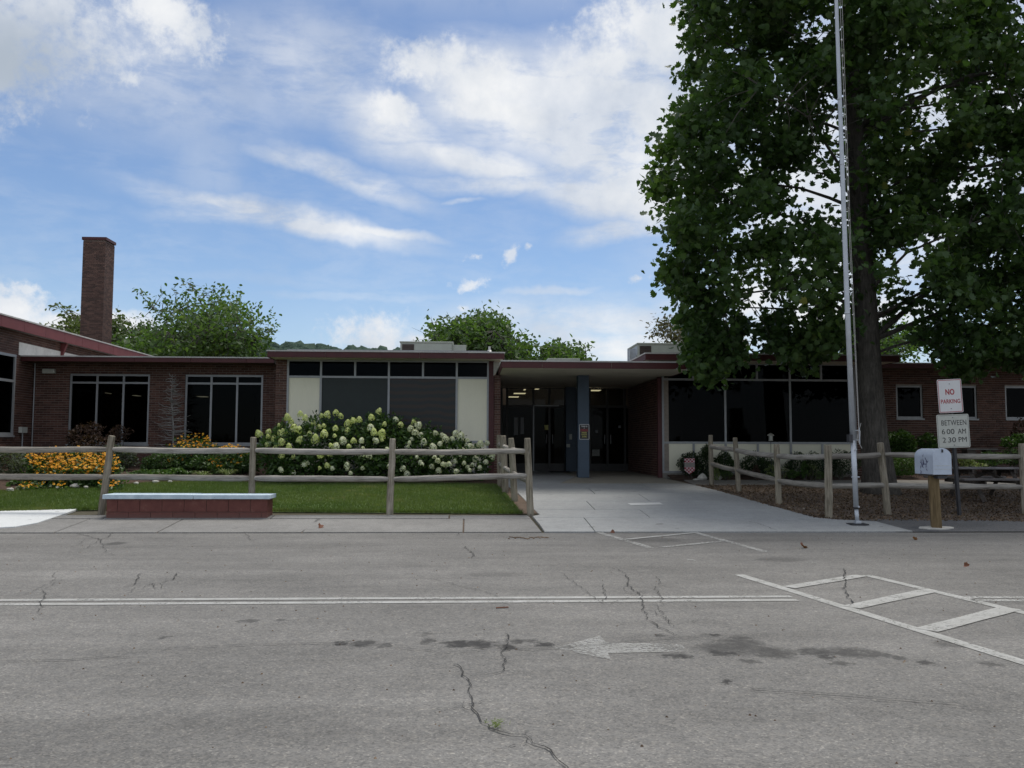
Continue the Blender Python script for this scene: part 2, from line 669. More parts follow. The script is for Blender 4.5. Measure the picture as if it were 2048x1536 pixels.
stain_px = [(730, 1288, 26, 5, .6), (770, 1292, 16, 4, .5), (856, 1284, 14, 5, .55), (850, 1270, 14, 4, .35), (915, 1290, 24, 6, .85), (960, 1290, 30, 7, .75), (1015, 1296, 18, 5, .75), (1035, 1284, 16, 4, .6),
            (1088, 1291, 15, 4, .8), (1065, 1284, 14, 3, .5), (683, 1288, 16, 4, .7), (1450, 1300, 60, 10, .5), (1480, 1290, 50, 9, .55), (1545, 1306, 45, 10, .55), (1440, 1307, 25, 6, .75),
            (1630, 1305, 38, 6, .6), (1710, 1307, 55, 9, .55), (1650, 1316, 20, 4, .7), (1500, 1325, 20, 4, .5), (1680, 1328, 22, 4, .5), (1750, 1310, 30, 6, .5), (1800, 1318, 18, 4, .5),
            (1850, 1327, 16, 4, .6), (1480, 1277, 25, 3, .5), (1452, 1366, 14, 4, .85), (1345, 1313, 24, 4, .7), (1372, 1317, 16, 3, .7), (1320, 1272, 12, 2.5, .6), (1900, 1290, 40, 6, .4),
            (1985, 1330, 20, 4, .5), (1425, 1271, 12, 2, .7), (500, 1243, 18, 3, .5), (560, 1241, 12, 2, .5), (330, 1276, 14, 3, .5), (1300, 1080, 60, 4, .3), (1560, 1120, 45, 4, .3), (230, 1088, 20, 3, .5), (990, 1150, 60, 4, .2)]
stains = []
for (px, py, rx, ry, k) in stain_px:
    p, q, r = hitG(px, py), hitG(px + rx, py), hitG(px, py - ry)
    stains.append((p.x, p.y, (q.x - p.x) * 1.1, max(.045, (r.y - p.y) * 1.3), min(.85, k * 1.05)))

M = {}
M['asphalt'] = asphalt_mat('asphalt', (.160, .156, .149), stains, .30)
M['asphalt_patch'] = asphalt_mat('asphalt_patch', (.13, .13, .132))


def concrete_mat(name, base, agg=.5, dirt=.3):
    m, nt, b, pos = material(name)
    big = nt.noise(pos, .6, 5, .6)
    med = nt.noise(pos, 6, 5, .65)
    sp = nt.new('ShaderNodeSeparateColor')
    nt.l.new(nt.vor(pos, 120), sp.inputs[0])
    c = nt.ramp(nt.add(nt.mul(big, .6), nt.mul(med, .4)), [(.34, tuple(v * (1 - dirt) for v in base)), (.55, base), (.7, tuple(v * 1.12 for v in base))])
    g1 = nt.ramp(sp.outputs[0], [(0, (1 - agg * .5,) * 3), (.6, (1, 1, 1)), (1, (1 + agg * .6,) * 3)])
    c = nt.mix(1.0, c, g1, 'MULTIPLY')
    sp_ = nt.noise(pos, 3.1, 2, .5)
    c = nt.mix(nt.mul(nt.sstep(sp_, .70, .74), .4), c, (.09, .085, .08))
    nt.put(b.inputs['Base Color'], c)
    b.inputs['Roughness'].default_value = .85
    bump(nt, b, nt.add(sp.outputs[0], med), .3, .003)
    return m


M['concrete_old'] = concrete_mat('concrete_old', (.205, .20, .19), .5, .28)
M['concrete_path'] = concrete_mat('concrete_path', (.315, .32, .315), .35, .2)
M['concrete_walk'] = concrete_mat('concrete_walk', (.24, .225, .20), .25, .18)
M['concrete_porch'] = concrete_mat('concrete_porch', (.30, .275, .225), .25, .2)
M['concrete_new'] = concrete_mat('concrete_new', (.58, .60, .60), .12, .08)


def paint_line_mat(name, wear, amax=.88):
    m, nt, b, pos = material(name)
    n = nt.noise(pos, 34, 6, .75)
    n2 = nt.noise(pos, 2.2, 4, .6)
    col = nt.ramp(nt.noise(pos, 5, 4, .6), [(.3, (.30, .30, .28)), (.7, (.42, .42, .405))])
    nt.put(b.inputs['Base Color'], col)
    b.inputs['Roughness'].default_value = .7
    v = nt.add(nt.mul(n, .72), nt.mul(n2, .28))
    al = nt.sstep(v, wear - .06, wear + .06, 0, amax)
    nt.put(b.inputs['Alpha'], al)
    return m


M['line'] = paint_line_mat('line_paint', .425)
M['line_worn'] = paint_line_mat('line_paint_worn', .485)
M['crack'] = simple('crack_fill', (.028, .027, .025), .95, .3, 20, bmp=0)
M['grass'] = foliage_mat('grass_blade', (.075, .13, .032), (.115, .160, .052), (.165, .20, .075), .45, .6, (.29, .24, .13), .5)
M['soil'] = simple('soil', (.06, .052, .030), .95, .4, 3)
M['lawn'] = simple('lawn_soil', (.085, .135, .038), .95, .35, 2)
M['mulch'] = simple('mulch', (.060, .034, .022), .95, .5, 9, bmp=.8)
M['litter_ground'] = simple('litter_ground', (.115, .085, .062), .95, .4, 5, bmp=.6)
M['edge_dirt'] = simple('edge_dirt', (.11, .075, .05), .95, .4, 6, bmp=.6)


def brick_mat(name, lo, mid, hi):
    m, nt, b, pos = material(name)
    at = nt.new('ShaderNodeAttribute', attribute_name='tone').outputs['Fac']
    rnd = nt.new('ShaderNodeObjectInfo').outputs['Random']
    f = nt.m('FRACT', nt.add(at, rnd))
    n = nt.noise(pos, 28, 4, .6)
    big = nt.noise(pos, 1.2, 4, .6)
    c = nt.ramp(f, [(0, lo), (.5, mid), (1, hi)])
    c = nt.mix(1.0, c, nt.ramp(nt.add(nt.mul(n, .5), nt.mul(big, .5)), [(.3, (.72, .72, .72)), (.7, (1.25, 1.25, 1.25))]), 'MULTIPLY')
    nt.put(b.inputs['Base Color'], c)
    b.inputs['Roughness'].default_value = .85
    bump(nt, b, n, .3, .004)
    return m


M['brick'] = brick_mat('brick_red', (.064, .030, .023), (.096, .045, .034), (.138, .070, .052))
M['mortar'] = simple('mortar', (.29, .25, .215), .95, .2, 14)
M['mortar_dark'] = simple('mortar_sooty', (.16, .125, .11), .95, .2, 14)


def brick_texture_mat(name, sc=1.0):
    m, nt, b, pos = material(name)
    uv = obj_coords(nt)
    s_ = nt.new('ShaderNodeSeparateXYZ')
    nt.l.new(uv, s_.inputs[0])
    cb = nt.new('ShaderNodeCombineXYZ')
    nt.l.new(nt.add(s_.outputs[0], s_.outputs[1]), cb.inputs[0])
    nt.l.new(s_.outputs[2], cb.inputs[1])
    br = nt.new('ShaderNodeTexBrick')
    nt.l.new(cb.outputs[0], br.inputs['Vector'])
    br.inputs['Color1'].default_value = (.15, .066, .048, 1)
    br.inputs['Color2'].default_value = (.10, .044, .034, 1)
    br.inputs['Mortar'].default_value = (.20, .155, .13, 1)
    br.inputs['Scale'].default_value = 1.0
    br.inputs['Mortar Size'].default_value = .010
    br.inputs['Brick Width'].default_value = .21
    br.inputs['Row Height'].default_value = .0675
    br.inputs['Bias'].default_value = 0
    c = nt.mix(1.0, br.outputs[0], nt.ramp(nt.noise(pos, 1.1, 5, .65), [(.3, (.55, .52, .52)), (.7, (1.3, 1.25, 1.2))]), 'MULTIPLY')
    # soot near the mouth of the stack
    soot = nt.sstep(s_.outputs[2], 8.5, 12.5)
    c = nt.mix(nt.mul(soot, .6), c, (.06, .048, .042))
    nt.put(b.inputs['Base Color'], c)
    b.inputs['Roughness'].default_value = .9
    return m


M['maroon_sunlit'] = simple('sunlit_maroon_paint', (.17, .048, .050), .6, .15, 3, spec=.3)  # same maroon paint, sunlight on the gym eave put into its colour
M['maroon'] = simple('maroon_paint', (.066, .014, .015), .5, .22, 4, spec=.4)
M['roof_white'] = simple('roof_membrane', (.46, .45, .43), .8, .25, 5)
M['roof_top'] = simple('roof_gravel', (.22, .21, .20), .9, .2, 5)
M['soffit'] = simple('soffit_paint', (.62, .57, .47), .8, .12, 1.5)
M['alu'] = simple('aluminium_frame', (.31, .32, .33), .45, .12, 8, metal=.3)
M['cream'] = simple('cream_panel', (.80, .77, .61), .6, .05, 1.1, bmp=.03, grain=(3, 3, .8))
M['screen'] = simple('window_screen', (.026, .034, .033), .5, .15, 2, spec=.3, bmp=0)


def stripe_reflection():  # dark screen with stripes painted in place of the cloud reflection
    m, nt, b, pos = material('striped_screen_reflection')
    s_ = nt.new('ShaderNodeSeparateXYZ')
    nt.l.new(pos, s_.inputs[0])
    n = nt.noise(nt.mapv(pos, (1.2, 1, .6)), 1.6, 3, .5)
    w = nt.m('SINE', nt.add(nt.mul(s_.outputs[2], 34.0), nt.mul(n, 7.0)))
    c = nt.ramp(nt.m('MULTIPLY_ADD', w, .5, .5), [(.2, (.016, .021, .023)), (.85, (.034, .024, .019))])
    nt.put(b.inputs['Base Color'], c)
    b.inputs['Roughness'].default_value = .35
    b.inputs['Specular IOR Level'].default_value = .35
    return m


M['screen_reflection'] = stripe_reflection()


def glass_mat(name, tint, refl=.35, rough=.03):
    m = bpy.data.materials.new(name)
    m.use_nodes = True
    nt = NT(m.node_tree)
    nt.n.remove(nt.n['Principled BSDF'])
    tr = nt.new('ShaderNodeBsdfTransparent')
    tr.inputs[0].default_value = tuple(tint) + (1,)
    gl = nt.new('ShaderNodeBsdfGlossy')
    gl.inputs['Roughness'].default_value = rough
    gl.inputs['Color'].default_value = (.8, .85, .9, 1)
    geo = nt.new('ShaderNodeNewGeometry')
    bn = nt.new('ShaderNodeBump')
    bn.inputs['Strength'].default_value = .05
    bn.inputs['Distance'].default_value = .02
    nt.l.new(nt.noise(geo.outputs['Position'], 1.3, 2), bn.inputs['Height'])
    nt.l.new(bn.outputs[0], gl.inputs['Normal'])
    fr = nt.new('ShaderNodeFresnel')
    fr.inputs[0].default_value = 1.5
    mx = nt.new('ShaderNodeMixShader')
    nt.l.new(nt.mul(fr.outputs[0], refl), mx.inputs[0])
    nt.l.new(tr.outputs[0], mx.inputs[1])
    nt.l.new(gl.outputs[0], mx.inputs[2])
    nt.l.new(mx.outputs[0], nt.n['Material Output'].inputs[0])
    return m


M['glass'] = glass_mat('tinted_glass', (.17, .185, .20), .10)
M['glass_clear'] = glass_mat('door_glass', (.45, .47, .47), .14)
M['inside'] = simple('interior_wall', (.12, .085, .055), .9, .2, 1, bmp=0)
M['inside_dark'] = simple('interior_floor', (.06, .055, .05), .7, .2, 1, bmp=0)
M['bronze'] = simple('dark_bronze', (.035, .033, .032), .5, .2, 6, metal=.2)
M['blue'] = simple('slate_blue_paint', (.050, .078, .115), .55, .12, 2.5, bmp=.05)
M['white_paint'] = simple('white_paint', (.62, .62, .60), .5, .08, 5)
M['mail_paint'] = simple('silver_blue_paint', (.50, .56, .66), .42, .12, 7, metal=.15)
M['flashing_white'] = simple('soiled_white_sheet', (.72, .69, .64), .7, .2, 3)
M['paper'] = simple('paper', (.26, .27, .28), .8, .1, 4, bmp=0)
M['rubber'] = simple('black_mat', (.03, .03, .032), .9, .2, 9)


def wood_mat(name, lo, mid, hi, sc=(14, 14, 1.2)):
    m, nt, b, pos = material(name)
    v = obj_coords(nt)
    gr = nt.noise(nt.mapv(v, sc), 2.2, 6, .65, .6)
    big = nt.noise(pos, 2.0, 4, .6)
    c = nt.ramp(nt.add(nt.mul(gr, .7), nt.mul(big, .3)), [(.36, lo), (.5, mid), (.64, hi)])
    rnd = nt.new('ShaderNodeObjectInfo').outputs['Random']
    c = nt.mix(1.0, c, nt.ramp(rnd, [(0, (.78, .76, .74)), (.5, (1, 1, .97)), (1, (1.15, 1.15, 1.16))]), 'MULTIPLY')
    nt.put(b.inputs['Base Color'], c)
    b.inputs['Roughness'].default_value = .85
    b.inputs['Specular IOR Level'].default_value = .2
    bump(nt, b, gr, .5, .006)
    return m


M['post_wood'] = wood_mat('weathered_post_wood', (.10, .085, .06), (.27, .24, .19), (.40, .36, .29))
M['rail_wood'] = wood_mat('weathered_rail_wood', (.13, .115, .10), (.27, .255, .23), (.37, .345, .31), (1.2, 14, 14))
M['mail_wood'] = wood_mat('treated_post_wood', (.11, .078, .042), (.20, .145, .078), (.27, .20, .115))
M['table_wood'] = wood_mat('dark_table_wood', (.05, .042, .038), (.085, .072, .064), (.14, .125, .115), (1.2, 14, 14))
M['table_top'] = wood_mat('grey_table_top', (.11, .10, .10), (.18, .17, .17), (.25, .24, .24), (1.2, 14, 14))
M['galv'] = simple('galvanised_pole', (.50, .53, .57), .45, .14, 5, metal=.35)
M['galv_dark'] = simple('dark_steel', (.05, .05, .055), .5, .2, 6, metal=.4)
M['rope'] = simple('rope', (.45, .44, .42), .9, .1, 10)
M['bark'] = wood_mat('tree_bark', (.045, .042, .038), (.085, .078, .070), (.135, .125, .112), (9, 9, 2.0))
M['twig'] = simple('grey_twig', (.24, .23, .215), .9, .2, 5)


def block_mat():
    m, nt, b, pos = material('painted_block')
    n = nt.noise(pos, 9, 5, .65)
    n3 = nt.noise(pos, 45, 3, .6)
    s_ = nt.new('ShaderNodeSeparateXYZ')
    nt.l.new(pos, s_.inputs[0])
    c = nt.ramp(n, [(.3, (.105, .028, .022)), (.6, (.145, .045, .034)), (.78, (.19, .09, .07))])
    low = nt.mul(nt.sstep(nt.add(s_.outputs[2], nt.mul(n, .08)), .30, .20), .55)
    c = nt.mix(low, c, (.16, .085, .07))
    nt.put(b.inputs['Base Color'], c)
    b.inputs['Roughness'].default_value = .7
    bump(nt, b, n3, .5, .004)
    return m


M['block'] = block_mat()


def slab_mat():
    m, nt, b, pos = material('pale_blue_painted_slab')
    n = nt.noise(pos, 5, 6, .7)
    c = nt.ramp(n, [(.3, (.40, .50, .57)), (.5, (.50, .61, .69)), (.68, (.62, .72, .78))])
    ch = nt.noise(pos, 22, 4, .6)
    c = nt.mix(nt.mul(nt.sstep(ch, .68, .72), .7), c, (.30, .29, .27))
    nt.put(b.inputs['Base Color'], c)
    b.inputs['Roughness'].default_value = .6
    bump(nt, b, n, .3, .006)
    return m


M['slab'] = slab_mat()
M['sign_white'] = simple('sign_white', (.66, .66, .66), .45, .05, 3, bmp=0)
M['sign_grey'] = simple('sign_weathered', (.50, .51, .46), .55, .12, 14, bmp=.05)
M['sign_red'] = simple('sign_red', (.36, .03, .04), .5, .1, 5, bmp=0)
M['sign_black'] = simple('sign_black', (.02, .02, .02), .5, .2, 5, bmp=0)
M['sign_grey_edge'] = simple('sign_edge_grey', (.20, .21, .19), .5, .3, 30, bmp=0)
M['sign_yellow'] = simple('sign_yellow', (.50, .46, .12), .5, .1, 5, bmp=0)
M['ac_cream'] = simple('ac_cabinet', (.42, .45, .40), .6, .12, 3)
M['ac_louver'] = simple('ac_louver', (.075, .055, .048), .6, .2, 6)
M['stone'] = simple('pale_stone', (.52, .50, .45), .85, .2, 8)
M['lantern_metal'] = simple('lantern_metal', (.35, .34, .30), .45, .1, 6, metal=.3)


def emis(name, col, s):
    m = bpy.data.materials.new(name)
    m.use_nodes = True
    nt = NT(m.node_tree)
    b = nt.n['Principled BSDF']
    b.inputs['Base Color'].default_value = (.3, .3, .3, 1)
    b.inputs['Emission Color'].default_value = tuple(col) + (1,)
    b.inputs['Emission Strength'].default_value = s
    return m


M['lamp'] = emis('fluorescent_lamp', (1.0, .82, .48), 1.1)

# ------------------------------------------------------------------ ground
mb = MB()
xs = [-1500, -300, -60, -20, 0, 20, 60, 300, 1500]
ys = [-400, -60, 0, 15.2, 16.2, 18, 21, 23, 24.5, 30, 60, 150, 400, 1000, 3000]
for i in range(len(xs) - 1):
    for j in range(len(ys) - 1):
        mb.quad(*[(x, y, G(y)) for x, y in ((xs[i], ys[j]), (xs[i + 1], ys[j]), (xs[i + 1], ys[j + 1]), (xs[i], ys[j + 1]))])
tag(mb.build('ground', M['soil']), kind='structure')
YC = 15.2  # kerb line
tag(drape('road', [(-70, -50), (70, -50), (70, YC), (-70, YC)], .006, M['asphalt']), kind='structure')

# front pavement, left of the path, in separate slabs
def polyslab(parent, pts, off=.03, mat='concrete_old', thick=.09, name='slab'):
    return drape(name, pts, off, M[mat], thick, parent)


pav = tag(drape('pavement', [(-30, YC + .02), (Xa(1070, 15.3, 1060), YC + .02), (Xa(1060, 17, 1030), 17.0), (-30, 17.0)], .006, M['edge_dirt']), kind='structure')
J = .012
xr = lambda y: Xa(1085, YC, 1061) + (y - YC) / (17.05 - YC) * (Xa(1057, 17.05, 1030) - Xa(1085, YC, 1061))
ymid = hitG(800, 1040).y
fx = [-12.6, -10.2, Xa(130, 15.6, 1050), Xa(330, 15.6, 1050), Xa(612, 15.6, 1050), Xa(927, 15.6, 1050)]
fx = [-18.5, -15.5] + fx[0:1] + fx[2:]
for a, b in zip(fx, fx[1:]):
    sk = .12 if abs(b - fx[-2]) < .01 else 0
    polyslab(pav, [(a + J, YC + .02), (b - J, YC + .02), (b - J + sk, ymid - J), (a + J + sk * 0, ymid - J)], .024)
polyslab(pav, [(fx[-1] + J, YC + .02), (xr(YC) - J, YC + .02), (xr(ymid) - J, ymid - J), (fx[-1] + J, ymid - J)], .024)
bx2 = [-18.5, -14, -11, Xa(205, 16.6, 1030), Xa(540, 16.6, 1035), Xa(898, 16.6, 1035)]
for a, b in zip(bx2, bx2[1:]):
    polyslab(pav, [(a + J, ymid), (b - J, ymid), (b - J, 17.0), (a + J, 17.0)], .036)
polyslab(pav, [(bx2[-1] + J, ymid), (xr(ymid) - J, ymid), (xr(17.0) - J, 17.0), (bx2[-1] + J, 17.0)], .028)
tag(drape('new_concrete_apron', gp([(-250, 1068), (-40, 1062), (30, 1058), (75, 1050), (125, 1033), (155, 1022), (0, 1026), (-300, 1030)]), .046, M['concrete_new'], .04), kind='structure')

# entrance path
path = tag(drape('entrance_path', gp([(1086, 1062), (1079, 1029), (1034, 988), (1012, 966)]) + [(Xa(989, 24), 24.0), (Xa(989, 24), 29.0), (Xa(1322, 24), 29.0), (Xa(1322, 24), 24.0)] + gp([(1380, 970), (1440, 984), (1530, 1010), (1640, 1040), (1740, 1043), (1800, 1062)]), .006, M['edge_dirt']), kind='structure')


def path_edges(y):
    L = [(15.22, Xa(1087, 15.2, 1062)), (17.0, Xa(1061, 17.0, 1030)), (17.02, Xa(1078, 17.05, 1029))] + [(hitG(1034, 988).y, hitG(1034, 988).x), (24.0, Xa(989, 24)), (29.1, Xa(989, 24))]
    Rr = [(15.22, 7.75)] + [(hitG(*p).y, hitG(*p).x) for p in ((1755, 1046), (1640, 1040), (1530, 1010), (1440, 984), (1380, 970))] + [(24.0, Xa(1322, 24)), (29.1, Xa(1322, 24))]

    def ip(T):
        for (a, xa), (b, xb) in zip(T, T[1:]):
            if a <= y <= b:
                return xa + (xb - xa) * (y - a) / (b - a)
        return T[0][1] if y < T[0][0] else T[-1][1]
    return ip(L), ip(Rr)


py_rows = [1062, 1038, 1022, 1005, 990, 979, 969]
yr = [YC + .02] + [hitG(1200, p).y for p in py_rows[1:]]
for i in range(len(yr) - 1):
    a, b = yr[i] + (.0 if i == 0 else J), yr[i + 1] - J
    n = 6
    yy = [a + (b - a) * k / n for k in range(n + 1)]
    la = [(path_edges(y)[0] + .02, y) for y in yy]
    ra = [(path_edges(y)[1] - .02, y) for y in yy]
    # a row splits at the long joint
    js = Xa(1300, yr[i], 1000) if i % 2 else Xa(1190, yr[i], 1000)
    polyslab(path, la[:1] + [(js - J / 2, a), (js - J / 2, b)] + la[::-1][:-1], .03, 'concrete_path')
    polyslab(path, [(js + J / 2, a)] + ra + [(js + J / 2, b)], .03, 'concrete_path')
yp0 = yr[-1] + J
polyslab(path, [(path_edges(yp0)[0] + .02, yp0), (Xa(1120, yp0, 960), yp0), (Xa(1150, 24.2, 960), 24.2), (Xa(1150, 24.2, 960), 29.0), (Xa(989, 24) + .01, 29.0), (Xa(989, 24) + .01, 24)], .03, 'concrete_path')
polyslab(path, [(Xa(1120, yp0, 960) + J, yp0), (path_edges(yp0)[1] - .02, yp0), (Xa(1322, 24) - .01, 24), (Xa(1322, 24) - .01, 29.0), (Xa(1150, 24.2, 960) + J, 29.0), (Xa(1150, 24.2, 960) + J, 24.2)], .03, 'concrete_porch')

# walkway on the right, joining the path
wy0, wy1 = hitG(1600, 971).y, hitG(1600, 962.5).y
walk = tag(drape('side_walkway', [(path_edges(wy0)[1] + .03, wy0), (26, wy0), (26, wy1), (path_edges(wy1)[1] + .03, wy1)], .006, M['edge_dirt']), kind='structure')
x = path_edges(wy0)[1] + .05
while x < 24:
    x2 = x + 1.5
    drape('slab', [(x + J if x > 6 else x, wy0 + .01), (x2, wy0 + .01), (x2, wy1 - .01), (x + J, wy1 - .01)], .035, M['concrete_walk'], .06, walk)
    x = x2

# lawn
bed_edge = [(-250, 992), (0, 983), (60, 980), (150, 976), (225, 972), (300, 966), (400, 963), (520, 966), (700, 967), (900, 968), (992, 970)]
lawn_pts = gp([(-420, 1030), (0, 1026), (150, 1022), (210, 1021), (500, 1025), (780, 1027), (1045, 1029)]) + gp([(1010, 985)]) + gp(bed_edge[::-1]) + [(-22, 21.5)]
tag(drape('lawn', lawn_pts, .012, M['lawn'], sub=None), kind='structure')
tag(drape('dirt_strip', gp([(1044, 1029), (1080, 1029), (1034, 988), (1010, 964), (990, 964), (1008, 984)]), .018, M['edge_dirt']), kind='structure')


def in_poly(pts, poly):
    x, y = pts[:, 0], pts[:, 1]
    ins = np.zeros(len(pts), bool)
    j = len(poly) - 1
    for i in range(len(poly)):
        xi, yi = poly[i][:2]
        xj, yj = poly[j][:2]
        c = ((yi > y) != (yj > y)) & (x < (xj - xi) * (y - yi) / (yj - yi + 1e-12) + xi)
        ins ^= c
        j = i
    return ins


Gv = lambda y: np.interp(y, [p[0] for p in PROF], [p[1] for p in PROF])


def scatter(poly, n):
    P = np.array(poly)[:, :2]
    lo, hi = P.min(0), P.max(0)
    q = rng.uniform(lo, hi, (n, 2))
    return q[in_poly(q, poly)]


def blades(name, poly, n, h, w, mat, off=.01):
    q = scatter(poly, n)
    k = len(q)
    z = Gv(q[:, 1]) + off
    an = rng.uniform(0, math.pi, k)
    hh = h * rng.uniform(.5, 1.25, k)
    dx, dy = np.cos(an) * w, np.sin(an) * w
    lean = rng.normal(0, .4, (k, 2)) * hh[:, None]
    V = np.zeros((k, 3, 3))
    V[:, 0] = np.stack([q[:, 0] - dx, q[:, 1] - dy, z], 1)
    V[:, 1] = np.stack([q[:, 0] + dx, q[:, 1] + dy, z], 1)
    V[:, 2] = np.stack([q[:, 0] + lean[:, 0], q[:, 1] + lean[:, 1], z + hh], 1)
    # patches: clover-like lighter and duller areas
    pt = .5 + .5 * np.sin(q[:, 0] * 1.3 + 2 * np.sin(q[:, 1] * .9)) * np.sin(q[:, 1] * 1.7 + q[:, 0] * .4)
    worn = np.exp(-np.maximum(0, q[:, 1] - 17.0) / .35) * .55 * (0.4 + .6 * np.sin(q[:, 0] * 2.3) ** 2)
    spots_ = .35 * (np.sin(q[:, 0] * 3.7 + 1.3 * np.sin(q[:, 1] * 5)) * np.sin(q[:, 1] * 4.1 + q[:, 0]) > .72)
    tone = np.clip(rng.random(k) * .55 + pt * .28 + worn + spots_, 0, 1)
    me = arrays_mesh(name, V.reshape(-1, 3), np.arange(3 * k), np.full(k, 3), mat, np.repeat(tone, 3))
    return tag(obj(name, me), 'short mown green grass covering the lawn behind the left fence', 'grass', kind='stuff')


blades('grass', lawn_pts, 260000, .055, .006, M['grass'])
# ragged tufts along the lawn's front edge
ef = gp([(-200, 1029), (0, 1026), (150, 1022), (210, 1021), (500, 1025), (780, 1027), (1045, 1029)])
poly = [(x + .0, y + .03) for x, y in ef] + [(x, y - .08) for x, y in ef[::-1]]
g2 = blades('grass_edge', poly, 60000, .07, .006, M['grass'], .03)
g2['label'] = 'ragged longer grass overhanging the pavement along the lawn edge'

# leaf litter on the right
lit_pts = gp([(1392, 972), (1440, 986), (1530, 1012), (1640, 1042), (1740, 1044), (1850, 1044), (2048, 1046), (2400, 1048)]) + [(24, wy0 - .02), (path_edges(wy0)[1] + .1, wy0 - .02)]
tag(drape('litter_bed', lit_pts, .012, M['litter_ground']), kind='structure')
q = scatter(lit_pts, 42000)
cen = np.column_stack([q, Gv(q[:, 1]) + .02 + rng.random(len(q)) * .012])
M['litter'] = foliage_mat('dead_leaf', (.035, .024, .017), (.12, .078, .05), (.25, .18, .12), .1, .8, (.42, .36, .29))
me = leaf_mesh('leaf_litter', cen, rng.uniform(.025, .06, len(q)), M['litter'], LEAF_RHOMB, up=.85, fold=.5)
tag(obj('leaf_litter', me), 'brown dead leaf litter and wood chips under the big tree', 'leaf litter', kind='stuff')
# asphalt patch near the mailbox
tag(drape('asphalt_patch', gp([(1690, 1042), (1790, 1040), (2048, 1044), (2500, 1050)]) + [(24, YC - .0), (7.4, YC)] + gp([(1800, 1064), (1770, 1050)]), .02, M['asphalt_patch']), kind='structure')


# mulch beds: heaped towards the wall
def bed(name, xs_, y0f, y1, rise, mat, n=7):
    mb = MB()
    rows = []
    for x in xs_:
        y0 = y0f(x)
        col = []
        for k in range(n + 1):
            t = k / n
            y = y0 + (y1 - y0) * t
            z = G(y) + .022 + rise * (t ** .7) + (random.uniform(-.015, .015) if 0 < k < n else 0)
            col.append((x, y, z))
        rows.append(col)
    for i in range(len(rows) - 1):
        for k in range(n):
            mb.quad(rows[i][k], rows[i + 1][k], rows[i + 1][k + 1], rows[i][k + 1])
    return tag(mb.build(name, mat), kind='structure')


be = gp(bed_edge)


def bed_y(x):
    for (xa, ya), (xb, yb) in zip(be, be[1:]):
        if xa <= x <= xb:
            return ya + (yb - ya) * (x - xa) / (xb - xa)
    return be[0][1] if x < be[0][0] else be[-1][1]


XL0 = Xa(548, 24)
XG = hitY(62, 880, 26).x   # gym wall plane
bed('flower_bed', [XG - 2 + .3 * i for i in range(int((XL0 - XG + 2.2) / .3) + 1)], bed_y, 25.98, .22, M['mulch'])
bed('shrub_bed', [XL0 - .05 + .3 * i for i in range(int((Xa(985, 24) - XL0) / .3) + 2)], bed_y, 23.98, .10, M['mulch'])
bed('foundation_bed', [path_edges(23.9)[1] + .12 + .3 * i for i in range(17)], lambda x: wy1 + .02, 23.98, .09, M['mulch'])
bed('wing_bed', [path_edges(23.9)[1] + .12 + .3 * 16 + .3 * i for i in range(50)], lambda x: wy1 + .02, 25.98, .12, M['mulch'])


def bed_z(x, y):
    if x < XL0 and y > bed_y(x):
        y0 = bed_y(x)
        return G(y) + .02 + .22 * max(0, (y - y0) / (25.98 - y0)) ** .7
    if y > wy1 and x > 4:
        return G(y) + .1
    return G(y) + .03


# mulch chips
for nm, poly, n in (('mulch_chips', be + [(XL0 + 5.9, 23.9), (XL0, 23.9), (XL0, 25.9), (XG, 25.9), (XG - 2, 24)], 9000), ('mulch_chips', [(path_edges(23.9)[1] + .2, wy1 + .05), (18, wy1 + .05), (18, 25.8), (Xa(1712, 24), 25.8), (Xa(1712, 24), 23.95), (path_edges(23.9)[1] + .2, 23.95)], 9000)):
    q = scatter(poly, n)
    z = np.array([bed_z(a, b) for a, b in q]) + .02
    me = leaf_mesh(nm, np.column_stack([q, z]), rng.uniform(.03, .07, len(q)), M['mulch'], LEAF_THIN, up=.7, fold=.5)
    tag(obj(nm, me), 'dark brown wood mulch chips in the ' + ('left flower bed' if poly is not None and poly[0][0] < 0 else 'right foundation bed'), 'mulch', kind='stuff')


# ------------------------------------------------------------------ markings, cracks
def stripe(name, a, b, w0, mat, off=.011, w1=None, parent=None):
    """painted bar from pixel a to pixel b, width in metres"""
    p, q = hitG(*a), hitG(*b)
    d = Vector((q.x - p.x, q.y - p.y, 0)).normalized()
    n = Vector((-d.y, d.x, 0))
    L = (q - p).length
    k = max(2, int(L / .25))
    mb = MB()
    w1 = w1 or w0
    prev = None
    for i in range(k + 1):
        t = i / k
        c = p.lerp(q, t)
        w = (w0 + (w1 - w0) * t) / 2 + random.uniform(-.004, .004)
        l, r = c + n * w, c - n * w
        l.z = G(l.y) + off
        r.z = G(r.y) + off
        if prev:
            mb.quad(prev[1], r, l, prev[0])
        prev = (l, r)
    return tag(mb.build(name, mat, parent), kind='structure')


W = .11
stripe('road_centre_line', (-350, 1204), (1582, 1195), W, M['line'])
stripe('road_centre_line', (-350, 1213), (1595, 1202), W, M['line'])
stripe('road_centre_line', (1932, 1196.5), (2400, 1199), W, M['line_worn'])
stripe('road_centre_line', (1944, 1202.5), (2400, 1205), W, M['line_worn'])
stripe('crosswalk_line', (1478, 1151), (2300, 1406), .12, M['line'], .011)
stripe('crosswalk_line', (1733, 1152), (2400, 1312), .12, M['line'], .011)
stripe('crosswalk_bar', (1578, 1177), (1722, 1153), .16, M['line'], .014)
stripe('crosswalk_bar', (1702, 1217), (1856, 1184), .18, M['line'], .014)
stripe('crosswalk_bar', (1853, 1263), (2022, 1219), .19, M['line'], .014)
stripe('crosswalk_line', (1196, 1065), (1302, 1097), .12, M['line_worn'])
stripe('crosswalk_line', (1390, 1066), (1532, 1105), .12, M['line_worn'])
